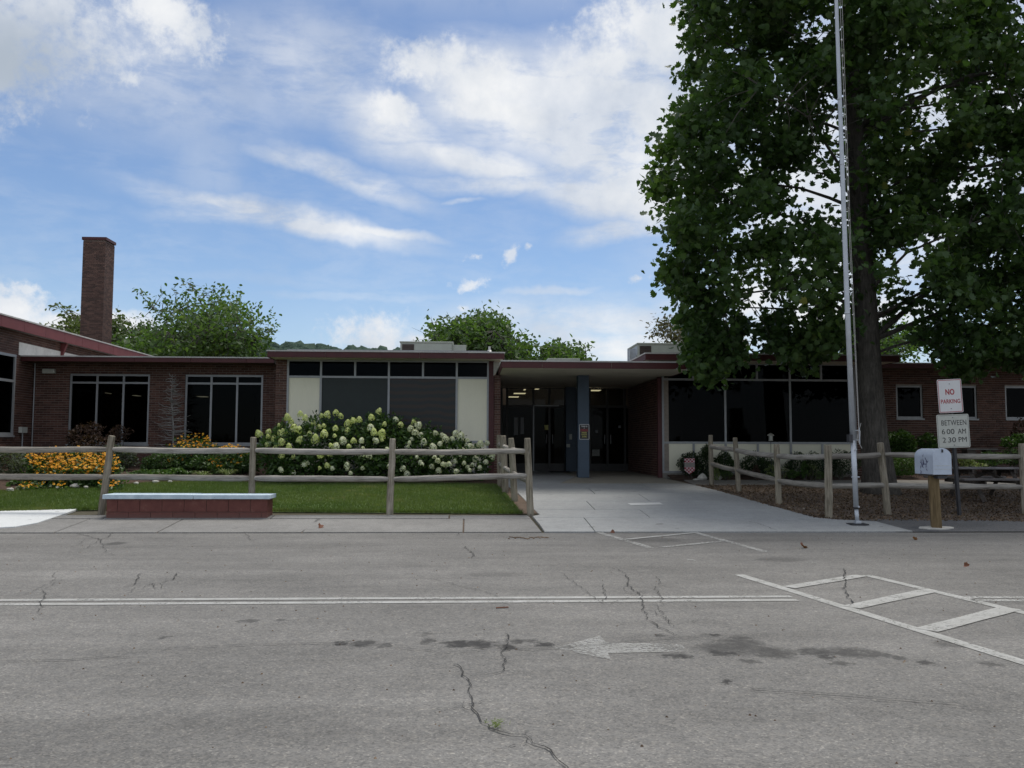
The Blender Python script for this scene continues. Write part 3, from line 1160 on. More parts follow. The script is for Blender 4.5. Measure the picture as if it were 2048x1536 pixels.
stripe('crosswalk_bar', (1254, 1080), (1388, 1067), .12, M['line'], .014)
stripe('crosswalk_bar', (1322, 1096), (1456, 1083), .12, M['line_worn'], .014)
stripe('crosswalk_bar', (1196, 1066), (1300, 1065.5), .10, M['line_worn'], .017)
stripe('paint_remnant', (1374, 1121), (1392, 1122), .1, M['line_worn'])
stripe('paint_remnant', (1612, 1126), (1634, 1127), .1, M['line_worn'])
# turn arrow
mb = MB()
A = [hitG(*p) for p in ((1108, 1299), (1200, 1274), (1212, 1288), (1362, 1291), (1376, 1306), (1216, 1309), (1222, 1322))]
mb.v = [(p.x, p.y, .011) for p in A]
mb.f = [(0, 6, 5, 2, 1), (2, 5, 4, 3)]
mb.mi = [0, 0]
mb.tone = [.5] * 7
M['line_arrow'] = paint_line_mat('line_paint_arrow', .475, .62)
tag(mb.build('turn_arrow_marking', M['line_arrow']), kind='structure')
# pale plate on the path
tag(drape('painted_rectangle', gp([(1255, 1007), (1262, 1011), (1327, 1009.5), (1319, 1005.5)], .03), .037, M['white_paint']), kind='structure')


def crack(pts, w=.012, off=.017, base=0.0, jag=.05):
    P = [hitG(*p, base) for p in pts]
    fine_ = []
    for a, b in zip(P, P[1:]):
        L = (b - a).length
        k = max(2, int(L / .05))
        for i in range(k):
            fine_.append(a.lerp(b, i / k))
    fine_.append(P[-1])
    mb = MB()
    prev = None
    jx = jy = 0
    for i, c in enumerate(fine_):
        jx = .75 * jx + random.uniform(-1, 1) * jag * .4
        jy = .75 * jy + random.uniform(-1, 1) * jag * .4
        ww = w * random.uniform(.25, 1.0) * (min(1, (len(fine_) - i) / 6) * .8 + .2)
        c2 = Vector((c.x + jx, c.y + jy, 0))
        tdir = (fine_[min(i + 1, len(fine_) - 1)] - fine_[max(i - 1, 0)]).normalized()
        n = Vector((-tdir.y, tdir.x, 0))
        l, r = c2 + n * ww / 2, c2 - n * ww / 2
        l.z = G(l.y) + off + base
        r.z = G(r.y) + off + base
        if prev:
            mb.quad(prev[1], r, l, prev[0])
        prev = (l, r)
    return tag(mb.build('road_crack', M['crack']), kind='structure')


crack([(905, 1330), (926, 1338), (932, 1372), (936, 1400), (945, 1420), (968, 1438), (993, 1462), (1015, 1474), (1045, 1480), (1062, 1498), (1100, 1508), (1130, 1530), (1150, 1560)], .012)
crack([(1008, 1270), (1018, 1296), (1010, 1315), (1014, 1330), (1000, 1346), (960, 1352), (935, 1352)], .012)
crack([(0, 1327), (120, 1324), (210, 1318), (270, 1321)], .012, jag=.03)
crack([(330, 1300), (480, 1294), (660, 1289), (900, 1308), (1110, 1300), (1300, 1283), (1440, 1273), (1530, 1272)], .010, jag=.02)
crack([(1253, 1150), (1258, 1170), (1285, 1196), (1288, 1220), (1298, 1240), (1310, 1252), (1330, 1262), (1362, 1277)], .012)
crack([(1224, 1138), (1250, 1148), (1300, 1150)], .010)
crack([(1310, 1155), (1325, 1172), (1340, 1172)], .010)
crack([(1310, 1175), (1320, 1205), (1336, 1212)], .010)
crack([(1690, 1140), (1692, 1160), (1688, 1180), (1700, 1200), (1700, 1215)], .018)
crack([(1205, 1172), (1212, 1195), (1205, 1210)], .008)
crack([(860, 1160), (930, 1176), (1000, 1198)], .010)
crack([(930, 1095), (948, 1112), (940, 1120)], .014)
crack([(280, 1150), (270, 1172), (235, 1182)], .014)
crack([(350, 1148), (345, 1162), (310, 1170), (308, 1180)], .016)
crack([(0, 1154), (90, 1156)], .014)
crack([(88, 1184), (78, 1235)], .012)
crack([(150, 1068), (200, 1080), (205, 1090)], .018)
crack([(232, 1062), (208, 1080)], .012)
crack([(489, 1060), (497, 1078), (508, 1084)], .012)
crack([(846, 1063), (872, 1072)], .012)
crack([(921, 1064), (912, 1074)], .012)
crack([(1494, 1044), (1518, 1048), (1552, 1062)], .014, base=.03)
crack([(1600, 1040), (1660, 1043)], .014, base=.03)
crack([(1230, 1225), (1310, 1225), (1360, 1262)], .007)
crack([(1120, 1148), (1180, 1190), (1205, 1215)], .007)
crack([(1060, 1028), (1070, 1040), (1088, 1062)], .02, base=.03, jag=.01)
crack([(-100, 1063.5), (400, 1064), (900, 1063.5), (1080, 1063.5), (1500, 1064), (1800, 1065)], .03, off=.012, jag=.02)
for (px, py, n_, ln) in ((1265, 1190, 3, 50), (1320, 1235, 3, 50), (300, 1165, 4, 45), (190, 1080, 4, 60), (1010, 1300, 4, 40), (1690, 1190, 3, 30), (940, 1420, 4, 40), (1050, 1490, 3, 50), (110, 1165, 3, 50), (1400, 1245, 3, 50)):
    for k in range(n_):
        a = random.uniform(0, 6.28)
        x_, y_ = px + random.uniform(-20, 20), py + random.uniform(-8, 8)
        P_ = [(x_, y_)]
        for j in range(3):
            a += random.uniform(-.7, .7)
            x_ += math.cos(a) * ln * .45
            y_ += math.sin(a) * ln * .16
            P_.append((x_, y_))
        crack(P_, .007, jag=.04)
crack([(1500, 1381), (1620, 1389), (1760, 1400), (1900, 1410), (2060, 1424)], .010, jag=.02)
crack([(1500, 1384), (1700, 1399), (2060, 1430)], .007, jag=.02)
# old road stud row with rusty flecks by the kerb
mb = MB()
for i in range(26):
    p = hitG(1018 + i * 3.1, 1077 + random.uniform(-2, 2))
    mb.prism([(p.x + random.uniform(.01, .03) * math.cos(a), p.y + random.uniform(.02, .05) * math.sin(a)) for a in np.linspace(0, 2 * math.pi, 7)[:-1]], .007, .016)
tag(mb.build('road_debris', M['litter']), 'scatter of rusty grit and chips on the road by the kerb', 'grit', kind='stuff')

# ------------------------------------------------------------------ brick walls
BW, BH, JT = .20, .0575, .010
BRICKS = {}   # building name -> list of candidate bricks


def rect_cells(u0, u1, z0, z1, holes):
    us = sorted({u0, u1, *[min(max(h[0], u0), u1) for h in holes], *[min(max(h[1], u0), u1) for h in holes]})
    zs = sorted({z0, z1, *[min(max(h[2], z0), z1) for h in holes], *[min(max(h[3], z0), z1) for h in holes]})
    out = []
    for a, b in zip(us, us[1:]):
        for c, d in zip(zs, zs[1:]):
            m = ((a + b) / 2, (c + d) / 2)
            if not any(h[0] < m[0] < h[1] and h[2] < m[1] < h[3] for h in holes):
                out.append((a, b, c, d))
    return out


def brick_wall(bld, key, frame, u1, z0, z1, holes=(), thick=.25, vis=None, name='brick_wall', mortar='mortar', soldier=()):
    """frame: matrix whose x runs along the wall, -y is outward, z up"""
    mb = MB()
    for (a, b, c, d) in rect_cells(0, u1, z0, z1, holes):
        mb.box(a, b, 0, thick, c, d, frame)
    wall = mb.build(name, M[mortar], bld)
    rowh = BH + JT
    z = math.floor(z0 / rowh) * rowh
    r = 0
    bs = []
    while z < z1:
        off = (BW + JT) / 2 if int(round(z / rowh)) % 2 else 0
        zz0, zz1 = max(z, z0), min(z + BH, z1)
        if zz1 - zz0 > .012:
            u = -off
            while u < u1:
                a, b = max(u, 0), min(u + BW, u1)
                parts = [(a, b)]
                for h in holes:
                    if h[2] < zz1 - .002 and h[3] > zz0 + .002:
                        np_ = []
                        for (p, q_) in parts:
                            if h[0] >= q_ or h[1] <= p:
                                np_.append((p, q_))
                            else:
                                if h[0] > p:
                                    np_.append((p, h[0]))
                                if h[1] < q_:
                                    np_.append((h[1], q_))
                        parts = np_
                for (p, q_) in parts:
                    if q_ - p > .015:
                        bs.append((p, q_, zz0, zz1))
                u += BW + JT
        z += rowh
    BRICKS.setdefault(key, []).append((wall, frame, bs, vis))
    return wall


def finish_bricks(key, limit=298):
    cand = []
    for wi, (wall, frame, bs, vis) in enumerate(BRICKS[key]):
        for bi, (a, b, c, d) in enumerate(bs):
            if abs((b - a) - BW) > .001 or abs((d - c) - BH) > .001:
                continue
            p = frame @ Vector((a, 0, (c + d) / 2))
            q_ = frame @ Vector((b, 0, (c + d) / 2))
            if vis and not vis(p):
                continue
            ca = ROT.transposed() @ (p - EYE)
            cb = ROT.transposed() @ (q_ - EYE)
            if ca.z > -1:
                continue
            x0, x1 = 1024 + ca.x / -ca.z * FPX, 1024 + cb.x / -cb.z * FPX
            if min(x0, x1) < 0 or max(x0, x1) > 2048:
                continue
            cand.append((abs(x1 - x0), random.random(), wi, bi))
    cand.sort(reverse=True)
    chosen = {(w, b) for _, _, w, b in cand[:limit]}
    unit = MB().box(0, BW, -.012, .02, 0, BH).mesh('brick', M['brick'], bevel=.0025)
    for wi, (wall, frame, bs, vis) in enumerate(BRICKS[key]):
        rest = MB()
        for bi, (a, b, c, d) in enumerate(bs):
            if (wi, bi) in chosen:
                o = bpy.data.objects.new('brick', unit)
                COL.objects.link(o)
                o.parent = wall
                o.matrix_basis = frame @ Matrix.Translation((a, random.uniform(-.002, .002), c)) @ Matrix.Rotation(random.uniform(-.004, .004), 4, 'Y')
                o.matrix_parent_inverse = world_of(wall).inverted()
            else:
                e = random.uniform(-.002, .002)
                k = len(rest.v)
                P = [(a, -.011 + e, c), (b, -.011 + e, c), (b, .02, c), (a, .02, c), (a, -.011 + e, d), (b, -.011 + e, d), (b, .02, d), (a, .02, d)]
                rest.v += [tuple(frame @ Vector(p)) for p in P]
                for f in ((0, 1, 5, 4), (1, 2, 6, 5), (3, 0, 4, 7), (4, 5, 6, 7), (0, 3, 2, 1)):
                    rest.f.append(tuple(k + i for i in f))
                    rest.mi.append(0)
                rest.tone += [random.random()] * 8
        if rest.v:
            tag(rest.build('brickwork', M['brick'], wall), kind='stuff')


def frameY(x, y):      # wall facing the camera
    return Matrix.Translation((x, y, 0))


def frameR(x, y):      # wall plane x = const facing +x, u runs towards +y
    return Matrix.Translation((x, y, 0)) @ Matrix.Rotation(math.pi / 2, 4, 'Z')


def frameL(x, y):      # wall plane x = const facing -x, u runs towards -y
    return Matrix.Translation((x, y, 0)) @ Matrix.Rotation(-math.pi / 2, 4, 'Z')


YB, YW = 24.0, 26.0      # front of the two blocks; front of the wings
school = tag(empty('school_building', (0, 24, .6)), 'long single-storey red brick school with maroon eaves, tall dark windows and an open entrance porch', 'building')
zb = .5


def window(bld, y, xs_v, z0, z1, rows, panels=None, thick=.055, depth=.09, half=None, name='window', low=None, skip_top=()):
    """frame with full-height mullions at xs_v; rows = z of transoms; half = mullions only between given z's"""
    mb = MB()
    t = thick / 2
    y0, y1 = y, y + depth
    zl = [z0] + list(rows) + [z1]
    # horizontals first, verticals butt between them
    for k, z in enumerate(zl):
        mb.box(xs_v[0] + t, xs_v[-1] - t, y0 + .004, y1, z - t, z + t)
    for i, x_ in enumerate(xs_v):
        if i in (0, len(xs_v) - 1):
            mb.box(x_ - t, x_ + t, y0, y1, z0 - t, z1 + t)
        else:
            mb.box(x_ - t, x_ + t, y0, y1 - .004, z0 + t, z1 - t)
    for (x_, za, zc) in (half or []):
        mb.box(x_ - t, x_ + t, y0 + .002, y1 - .006, za + t, zc - t)
    w = mb.build(name, M['alu'], bld)
    return w


def pane(w, x0, x1, z0, z1, y, mat, name='pane', t=.02, th=.028):
    MB().box(x0 + th, x1 - th, y + .035, y + .035 + t, z0 + th, z1 - th).build(name, mat, w)


# --- left block window wall
zt = Za(776, 722, YB)
ztr = Za(776, 754.5, YB)
zsill = Za(1450, 885.5, YB)
zbase = Za(1340, 944, YB)
vx = [Xa(p, YB) for p in (573, 639.5, 776, 912.5, 975.5)]
hx = [Xa(708, YB), Xa(844.5, YB)]
w = window(school, YB, vx, zbase, zt, [zsill, ztr], half=[(hx[0], ztr, zt), (hx[1], ztr, zt), (hx[0], zbase, zsill), (hx[1], zbase, zsill)])
tops = [vx[0], vx[1], hx[0], vx[2], hx[1], vx[3], vx[4]]
for a, b in zip(tops, tops[1:]):
    pane(w, a, b, ztr, zt, YB, M['glass'])
    pane(w, a, b, zbase, zsill, YB, M['cream'], 'cream_panel')
pane(w, vx[1], vx[2], zsill, ztr, YB, M['screen'])
pane(w, vx[2], vx[3], zsill, ztr, YB, M['screen_reflection'])
pane(w, vx[0], vx[1], zsill, ztr, YB, M['cream'], 'cream_panel')
pane(w, vx[3], vx[4], zsill, ztr, YB, M['cream'], 'cream_panel')
# --- right block window wall
pv = (1326.5, 1451.5, 1582, 1712)
vx2 = [Xa(p, YB) for p in pv]
hx2 = [Xa(p, YB) for p in (1387.5, 1516, 1645)]
w = window(school, YB, vx2, zbase, zt, [zsill, ztr], half=[(h, ztr, zt) for h in hx2] + [(h, zbase, zsill) for h in hx2])
tops2 = [vx2[0], hx2[0], vx2[1], hx2[1], vx2[2], hx2[2], vx2[3]]
for a, b in zip(tops2, tops2[1:]):
    pane(w, a, b, ztr, zt, YB, M['glass'])
    pane(w, a, b, zbase, zsill, YB, M['cream'], 'cream_panel')
for a, b in zip(vx2, vx2[1:]):
    pane(w, a, b, zsill, ztr, YB, M['glass'])
# foundation strips and lintels
for (a, b) in ((vx[0], vx[-1]), (vx2[0], vx2[-1])):
    MB().box(a, b, YB + .005, YB + .15, .35, zbase - .03).build('foundation_strip', M['concrete_walk'], school)
    MB().box(a - .03, b + .03, YB + .002, YB + .12, zt + .03, zt + .30).build('lintel', M['alu'], school)

# --- walls
XE = Xa(1322, YB)            # right porch wall
XP = Xa(989, YB)             # left porch wall
XR1 = Xa(1730, YB)           # right end of right block
ztop = zt + .12
brick_wall(school, 'school', frameY(Xa(549, YB), YB), Xa(571, YB) - Xa(549, YB), zb, ztop)
brick_wall(school, 'school', frameY(Xa(988, YB), YB - .0), .17, zb, Za(1000, 752, YB) + .02, thick=.2)
brick_wall(school, 'school', frameY(vx2[-1] + .03, YB), XR1 - vx2[-1], zb, ztop, vis=lambda p: False)
# porch side walls
brick_wall(school, 'school', frameL(XE + .0, 29.0), 29.0 - YB - .02, zb, 3.36, thick=.22)
MB().box(XP - .05, XP + .14, YB + .21, 29.0, zb, 3.36).build('porch_side_wall', M['mortar_dark'], school)
# maroon corner posts
MB().box(Xa(977, YB) + .0, Xa(987.5, YB), YB - .03, YB + .14, zb, zt + .1).build('corner_post', M['maroon'], school, bevel=.008)
MB().box(Xa(1315.5, YB), Xa(1324, YB), YB - .03, YB + .10, zb, 3.36).build('corner_post', M['maroon'], school, bevel=.008)
# link wall with two windows (left) and right wing
zwt, zws = Za(300, 750.5, YW), Za(460, 887, YW)
zwtr = Za(300, 766, YW)
W1 = [Xa(p, YW, 820) for p in (139.5, 192, 245, 296)]
W2 = [Xa(p, YW, 820) for p in (371, 421, 473, 523)]
XLW = XG
u = lambda x_: x_ - XLW
ZE = Za(300, 723, 25.2)
brick_wall(school, 'school', frameY(XLW, YW), Xa(552, YW) - XLW, zb, ZE + .03, [(u(W1[0]) - .03, u(W1[-1]) + .03, zws - .03, zwt + .03), (u(W2[0]) - .03, u(W2[-1]) + .03, zws - .03, zwt + .03)])
for Wn in (W1, W2):
    w = window(school, YW + .02, Wn, zws, zwt, [zwtr])
    for a, b in zip(Wn, Wn[1:]):
        pane(w, a, b, zws, zwtr, YW + .02, M['glass'])
        pane(w, a, b, zwtr, zwt, YW + .02, M['glass'])
    MB().box(Wn[0] - .06, Wn[-1] + .06, YW - .05, YW + .019, zws - .075, zws - .03).build('window_sill', M['alu'], school)
zrt, zrs = Za(1850, 773, YW), Za(1850, 835, YW)
RW = [(Xa(a, YW, 800), Xa(b, YW, 800)) for a, b in ((1794, 1843.5), (1903, 1952), (2012, 2062), (2121, 2171))]
XR0 = Xa(1700, YW)
brick_wall(school, 'school', frameY(XR0, YW), 26 - XR0, zb, ZE + .03, [(a - XR0 - .03, b - XR0 + .03, zrs - .03, zrt + .03) for a, b in RW])
for a, b in RW:
    w = window(school, YW + .02, [a, b], zrs, zrt, [])
    pane(w, a, b, zrs, zrt, YW + .02, M['glass'])
    MB().box(a - .05, b + .05, YW - .05, YW + .019, zrs - .075, zrs - .03).build('window_sill', M['alu'], school)
# returns of the blocks and far walls, floors, ceilings (hollow rooms behind the glass)
MB().box(Xa(549, YB), Xa(549, YB) + .2, YB + .26, 34, zb, ztop).build('return_wall', M['mortar_dark'], school)
MB().box(XR1, XR1 + .2, YB + .26, 34, zb, ztop).build('return_wall', M['mortar_dark'], school)
MB().box(XLW - 1, 26, 34, 34.3, zb, 3.95).build('rear_wall', M['inside'], school)
MB().box(26, 26.3, YW, 34.3, zb, 3.95).build('end_wall', M['mortar_dark'], school)
MB().box(XLW, XP - .06, YW + .26, 34, .3, .66).build('room_floor', M['inside_dark'], school)
MB().box(XE + .25, 26, YW + .26, 34, .3, .66).build('room_floor', M['inside_dark'], school)
MB().box(XP - .05, XE + .22, 29.2, 34, .3, .66).build('hall_floor', M['inside_dark'], school)
# partitions inside
for xx in (Xa(776, YB), Xa(1450, YB), XR1 + 3.4, -8.2):
    MB().box(xx - .08, xx + .08, 28.5, 34, .66, 3.4).build('partition', M['inside'], school)


# --- roofs with fascia panels
def roof(name, x0, x1, y0, y1, zf0, zf1, lip=.035, seam=2.45, left=True, right=True, soff='soffit', phase=0.0):
    r = MB().box(x0 + .03, x1 - .03, y0 + .03, y1, zf0 + .015, zf1 - .005).build(name, M[soff], school)
    x_ = x0
    first = True
    while x_ < x1 - .01:
        e = min(x1, x_ + (phase if first and phase else seam))
        first = False
        MB().box(x_ + .004, e - .004, y0, y0 + .029, zf0, zf1).build('fascia_panel', M['maroon'], r, bevel=.006)
        x_ = e
    for flag, xa in ((left, x0), (right, x1 - .029)):
        if flag:
            y_ = y0 + .035
            while y_ < y1 - .01:
                e = min(y1, y_ + seam)
                MB().box(xa, xa + .029, y_ + .004, e - .004, zf0, zf1).build('fascia_panel', M['maroon'], r, bevel=.006)
                y_ = e
    mb = MB()
    mb.box(x0 - .015, x1 + .015, y0 - .015, y1, zf1 + .001, zf1 + lip)
    mb.build('roof_edge', M['roof_white'], r)
    MB().box(x0 + .1, x1 - .1, y0 + .12, y1 - .05, zf1 + lip - .01, zf1 + lip + .012).build('roof_gravel', M['roof_top'], r)
    return r


YF = 23.2
zf1, zf0 = Za(770, 704.5, YF), Za(770, 716, YF)
roof('roof', Xa(534, YF, 708), Xa(1009, YF, 712), YF, 34.3, zf0, zf1, phase=1.5)
zr1, zr0 = Za(1450, 709, 22.9), Za(1450, 721, 22.9)
roof('roof', Xa(1291, 22.9, 712), XR1 + .5, 22.9, 34.3, zr0 - .0, zr1, phase=1.2)
YCN = 21.6
zc1, zc0 = Za(1190, 724.5, YCN), Za(1190, 737, YCN)
canopy = roof('porch_canopy', Xa(1003, YCN, 730), Xa(1388, YCN, 730), YCN, 29.25, zc0, zc1, seam=.86 * 2, phase=1.0)
zl1, zl0 = Za(300, 715, 25.2), Za(300, 724, 25.2)
roof('roof', XG + .02, Xa(548, 25.2, 720), 25.2, 34.3, zl0, zl1, left=False, right=False, seam=1.55, soff='inside')
roof('roof', XR1 + .52, 26.4, 25.2, 34.3, zl0, zl1, left=False, seam=1.9, soff='inside')
# lower ceiling band of the porch
# --- porch back: glazed entrance
YD = 29.0
zfl = .65
zhead = Za(1100, 812.5, YD)
zcl = zc0 + .0
dx = [Xa(p, YD, 850) for p in (1003, 1014, 1067, 1099, 1131)]
dx2 = [Xa(p, YD, 850) for p in (1153, 1180, 1215, 1250, 1262)]
ent = MB()
for x_ in dx + dx2:
    ent.box(x_ - .035, x_ + .035, YD + .002, YD + .10, zfl, zcl)
ent.box(XP + .15, Xa(1131, YD) + .0, YD + .02, YD + .08, zhead - .04, zhead + .04)
ent.box(Xa(1153, YD), XE - .02, YD + .02, YD + .08, zhead - .04, zhead + .04)
ent.box(XP + .15, XE - .02, YD + .02, YD + .08, zcl - .03, zcl)
entrance = ent.build('entrance_screen', M['bronze'], school)
allx = [XP + .16] + dx
for a, b in list(zip(allx, allx[1:])) + list(zip(dx2, dx2[1:])):
    if b - a > .2:
        MB().box(a + .036, b - .036, YD + .04, YD + .055, zhead + .041, zcl - .031).build('pane', M['glass_clear'], entrance)
    if b - a > .12:
        MB().box(a + .036, b - .036, YD + .04, YD + .055, zfl + .25, zhead - .041).build('pane', M['glass'], entrance)
        MB().box(a + .036, b - .036, YD + .03, YD + .07, zfl, zfl + .249).build('kick_panel', M['bronze'], entrance)
for x_ in (dx[3] - .1, dx[3] + .1, dx2[2] - .1, dx2[2] + .1):
    MB().tube([(x_, YD - .04, 1.55), (x_, YD - .04, 1.85)], .014).build('handle', M['alu'], entrance)
MB().box(dx[2] - .02, dx[2] + .02, YD - .012, YD + .0, zfl, zhead).build('door_jamb', M['alu'], entrance)
MB().box(dx[2] + .0, Xa(1118, YD), YD - .02, YD + .001, zhead + .0, zhead + .035).build('door_closer', M['alu'], entrance)
# second blue pillar by the doors and the front column
MB().box(Xa(1132, YD - .3, 850), Xa(1152, YD - .3, 850), YD - .3, YD - .0, zfl, zcl + .01).build('porch_column', M['blue'], school, bevel=.01)
cx0, cx1 = Xa(1156, 23.9, 850), Xa(1178.5, 23.9, 850)
MB().box(cx0, cx1, 23.9, 24.22, G(24) + .03, zc0 + .02).build('porch_column', M['blue'], school, bevel=.01)
# recess ceiling inside
# hall lamps
for (px, py, Y, wd) in ((1040, 786.5, 31.0, .34), (1028, 793.5, 32.0, .3), (1190, 780.5, 29.35, .34), (1152, 787, 31.5, .1), (1075, 777.5, 33, .12), (1050, 779, 33.4, .06), (1178.5, 794.5, 33.5, .04)):
    p = hitY(px, py, Y)
    MB().box(p.x - wd / 2 * 1.2, p.x + wd / 2 * 1.2, Y, Y + .5, p.z - .0, p.z + .012).build('ceiling_light', M['lamp'], school)
for (px, py, Y, wd) in ((402, 793, 31.0, .3), (163, 779, 31, .22), (205, 786, 31, .22), (268, 791, 32, .14)):
    p = hitY(px, py, Y)
    MB().box(p.x - wd / 2, p.x + wd / 2, Y, Y + .5, p.z, p.z + .012).build('ceiling_light', M['lamp'], school)
# notices and small fittings
MB().box(Xa(1027, YD), Xa(1048, YD), YD - .004, YD + .039, Za(1040, 872, YD), Za(1040, 832, YD)).build('paper_notice', M['paper'], entrance) if False else None
for (a, b, c, d, Y, m_) in ((1028, 1036, 835, 870, 29.025, 'paper'), (1041, 1048, 835, 868, 29.025, 'paper'), (1089, 1097, 850, 860, 29.025, 'sign_yellow'), (1191, 1196, 860, 866, 29.025, 'paper'), (1184, 1199, 899, 912, 29.025, 'sign_grey_edge'), (1237, 1242, 851, 856, 28.99, 'paper')):
    MB().box(Xa(a, Y), Xa(b, Y), Y + .0, Y + .006, Za(a, d, Y), Za(a, c, Y)).build('paper_notice', M[m_], entrance)
for (a, b, c, d) in ((1138, 1144, 868, 879), (1133, 1140, 888, 894.5)):
    MB().box(Xa(a, 28.68), Xa(b, 28.68), 28.655, 28.699, Za(a, d, 28.68), Za(a, c, 28.68)).build('door_intercom', M['sign_grey'], school, bevel=.004)
# door mat
drape('door_mat', [(Xa(1105, 27, 960), 27.4), (Xa(1150, 27, 960), 27.4), (Xa(1150, 27, 960), 28.7), (Xa(1105, 27, 960), 28.7)], .036, M['rubber'])
bpy.data.objects['door_mat']['label'] = 'dark rubber door mat lying before the left entrance doors'
bpy.data.objects['door_mat']['category'] = 'door mat'
# wall lamp, conduit and electric box at the inner corner
p = hitY(101, 743, YW)
MB().box(p.x - .17, p.x + .17, YW - .16, YW - .01, p.z - .07, p.z + .07).build('wall_lamp', M['sign_grey'], school, bevel=.03)
mb = MB()
mb.tube([(XG + .06, YW - .06, .7), (XG + .06, YW - .06, ZE)], .018, 8)
mb.build('conduit', M['alu'], school)
# white flashing patch under block eave, right side
MB().prism([(Xa(987, YB - .02, 740), Za(987, 752, YB)), (Xa(1006, YB - .02, 740), Za(1000, 725, YB)), (Xa(987, YB - .02, 740), Za(987, 724, YB))], YB - .035, YB - .032, 'y').build('flashing', M['roof_white'], school)
finish_bricks('school')

# ------------------------------------------------------------------ gym building (left)
gym = tag(empty('gym_building', (XG, 26, .6)), 'taller brick hall at the left edge with a long red eave running to the chimney', 'building')
zg1 = hitX(60, 645.5, XG + .25).z
zg0 = zg1 - .30
yA, yB_ = 15.5, hitX(305, 700, XG).y
pw = hitX(28.5, 712, XG)
pb = hitX(26, 868, XG)
yw1 = pw.y
gz1, gz0 = pw.z, pb.z
GH = [(yw1 - 3.4 - yA, yw1 - yA, gz0, gz1)]
brick_wall(gym, 'gym', frameR(XG, yA), yB_ - yA, zb, zg0 + .02, GH, vis=lambda p: p.z > 1.2 and (p.y < 26 or p.z > 4.5))
MB().box(XG - 14, XG - .26, yA, yB_, zb, zg0).build('gym_body', M['mortar_dark'], gym) if False else None
MB().box(XG - 14, XG, yA - .25, yA, zb, zg0 + .02).build('end_wall', M['mortar_dark'], gym)
MB().box(XG - 14, XG, yB_, yB_ + .25, zb, zg0 + .02).build('end_wall', M['mortar_dark'], gym)
MB().box(XG - 14, XG - 13.8, yA, yB_, zb, zg0 + .02).build('far_wall', M['inside'], gym)
MB().box(XG - 14, XG - .26, yA, yB_, .3, .6).build('room_floor', M['inside_dark'], gym)
gr = MB().box(XG - 14.3, XG + .22, yA - .4, yB_ + .5, zg0 + .021, zg1 - .005).build('roof', M['roof_top'], gym)
y_ = yA - .4
while y_ < yB_ + .5 - .01:
    e = min(yB_ + .5, y_ + 1.22)
    MB().box(XG + .225, XG + .255, y_ + .004, e - .004, zg0, zg1).build('fascia_panel', M['maroon_sunlit'], gr, bevel=.006)
    y_ = e
MB().box(XG - 14.3, XG + .27, yA - .42, yB_ + .52, zg1 + .001, zg1 + .04).build('roof_edge', M['roof_white'], gr)
pbk = hitX(122, 690, XG)
MB().prism([(XG, zg0), (XG + .20, zg0), (XG + .05, zg0 - .42), (XG, zg0 - .42)], pbk.y - .05, pbk.y + .05, 'y').build('eave_bracket', M['maroon_sunlit'], gym)
# pale flashing over the link roof
f0, f1 = hitX(37, 690, XG).y, hitX(170, 708, XG).y
MB().box(XG + .002, XG + .02, f0, f1, zl1 + .03, hitX(37, 684, XG).z).build('wall_flashing', M['flashing_white'], gym)
MB().box(XG + .002, XG + .03, yw1 + .03, YW - .9, zg0 - .9, zg0 - .86).build('brick_ledge', M['mortar'], gym) if False else None
# gym window
mb = MB()
t = .035
for z in (gz0, hitX(20, 761.5, XG).z, gz1):
    mb.box(XG - .02, XG + .04, yw1 - 3.4 + t, yw1 - t, z - t, z + t)
for yy in (yw1 - 3.4, yw1 - 1.7, yw1):
    mb.box(XG - .024, XG + .045, yy - t, yy + t, gz0 - t, gz1 + t)
gw = mb.build('window', M['alu'], gym)
zm = hitX(20, 761.5, XG).z
for ya, yb in ((yw1 - 3.4, yw1 - 1.7), (yw1 - 1.7, yw1)):
    MB().box(XG - .01, XG + .005, ya + t, yb - t, gz0 + t, zm - t).build('pane', M['glass'], gw)
    MB().box(XG - .01, XG + .005, ya + t, yb - t, zm + t, gz1 - t).build('pane', M['glass'], gw)
MB().box(XG - .01, XG + .08, yw1 - 3.45, yw1 + .05, gz0 - .09, gz0 - .036).build('window_sill', M['alu'], gym)
# meter box with conduit
pm = hitX(42, 855, XG)
MB().box(XG + .013, XG + .10, pm.y - .17, pm.y + .17, hitX(42, 866, XG).z, hitX(42, 854, XG).z).build('electric_box', M['sign_grey'], gym, bevel=.01)
mb = MB()
mb.tube([(XG + .05, pm.y, .6), (XG + .05, pm.y, hitX(42, 866, XG).z)], .02)
mb.build('conduit', M['alu'], gym)
finish_bricks('gym')

# ------------------------------------------------------------------ chimney
YCH = 42.0
c0, c1 = Xa(162, YCH, 600), Xa(207, YCH, 600)
wdt = c1 - c0
zct = hitY(180, 474, YCH).z
ch = tag(empty('brick_chimney', (c0, YCH, .6)), 'tall square brick chimney stack with a red metal cap behind the left hall', 'chimney')
M['brick_far'] = brick_texture_mat('chimney_brickwork')
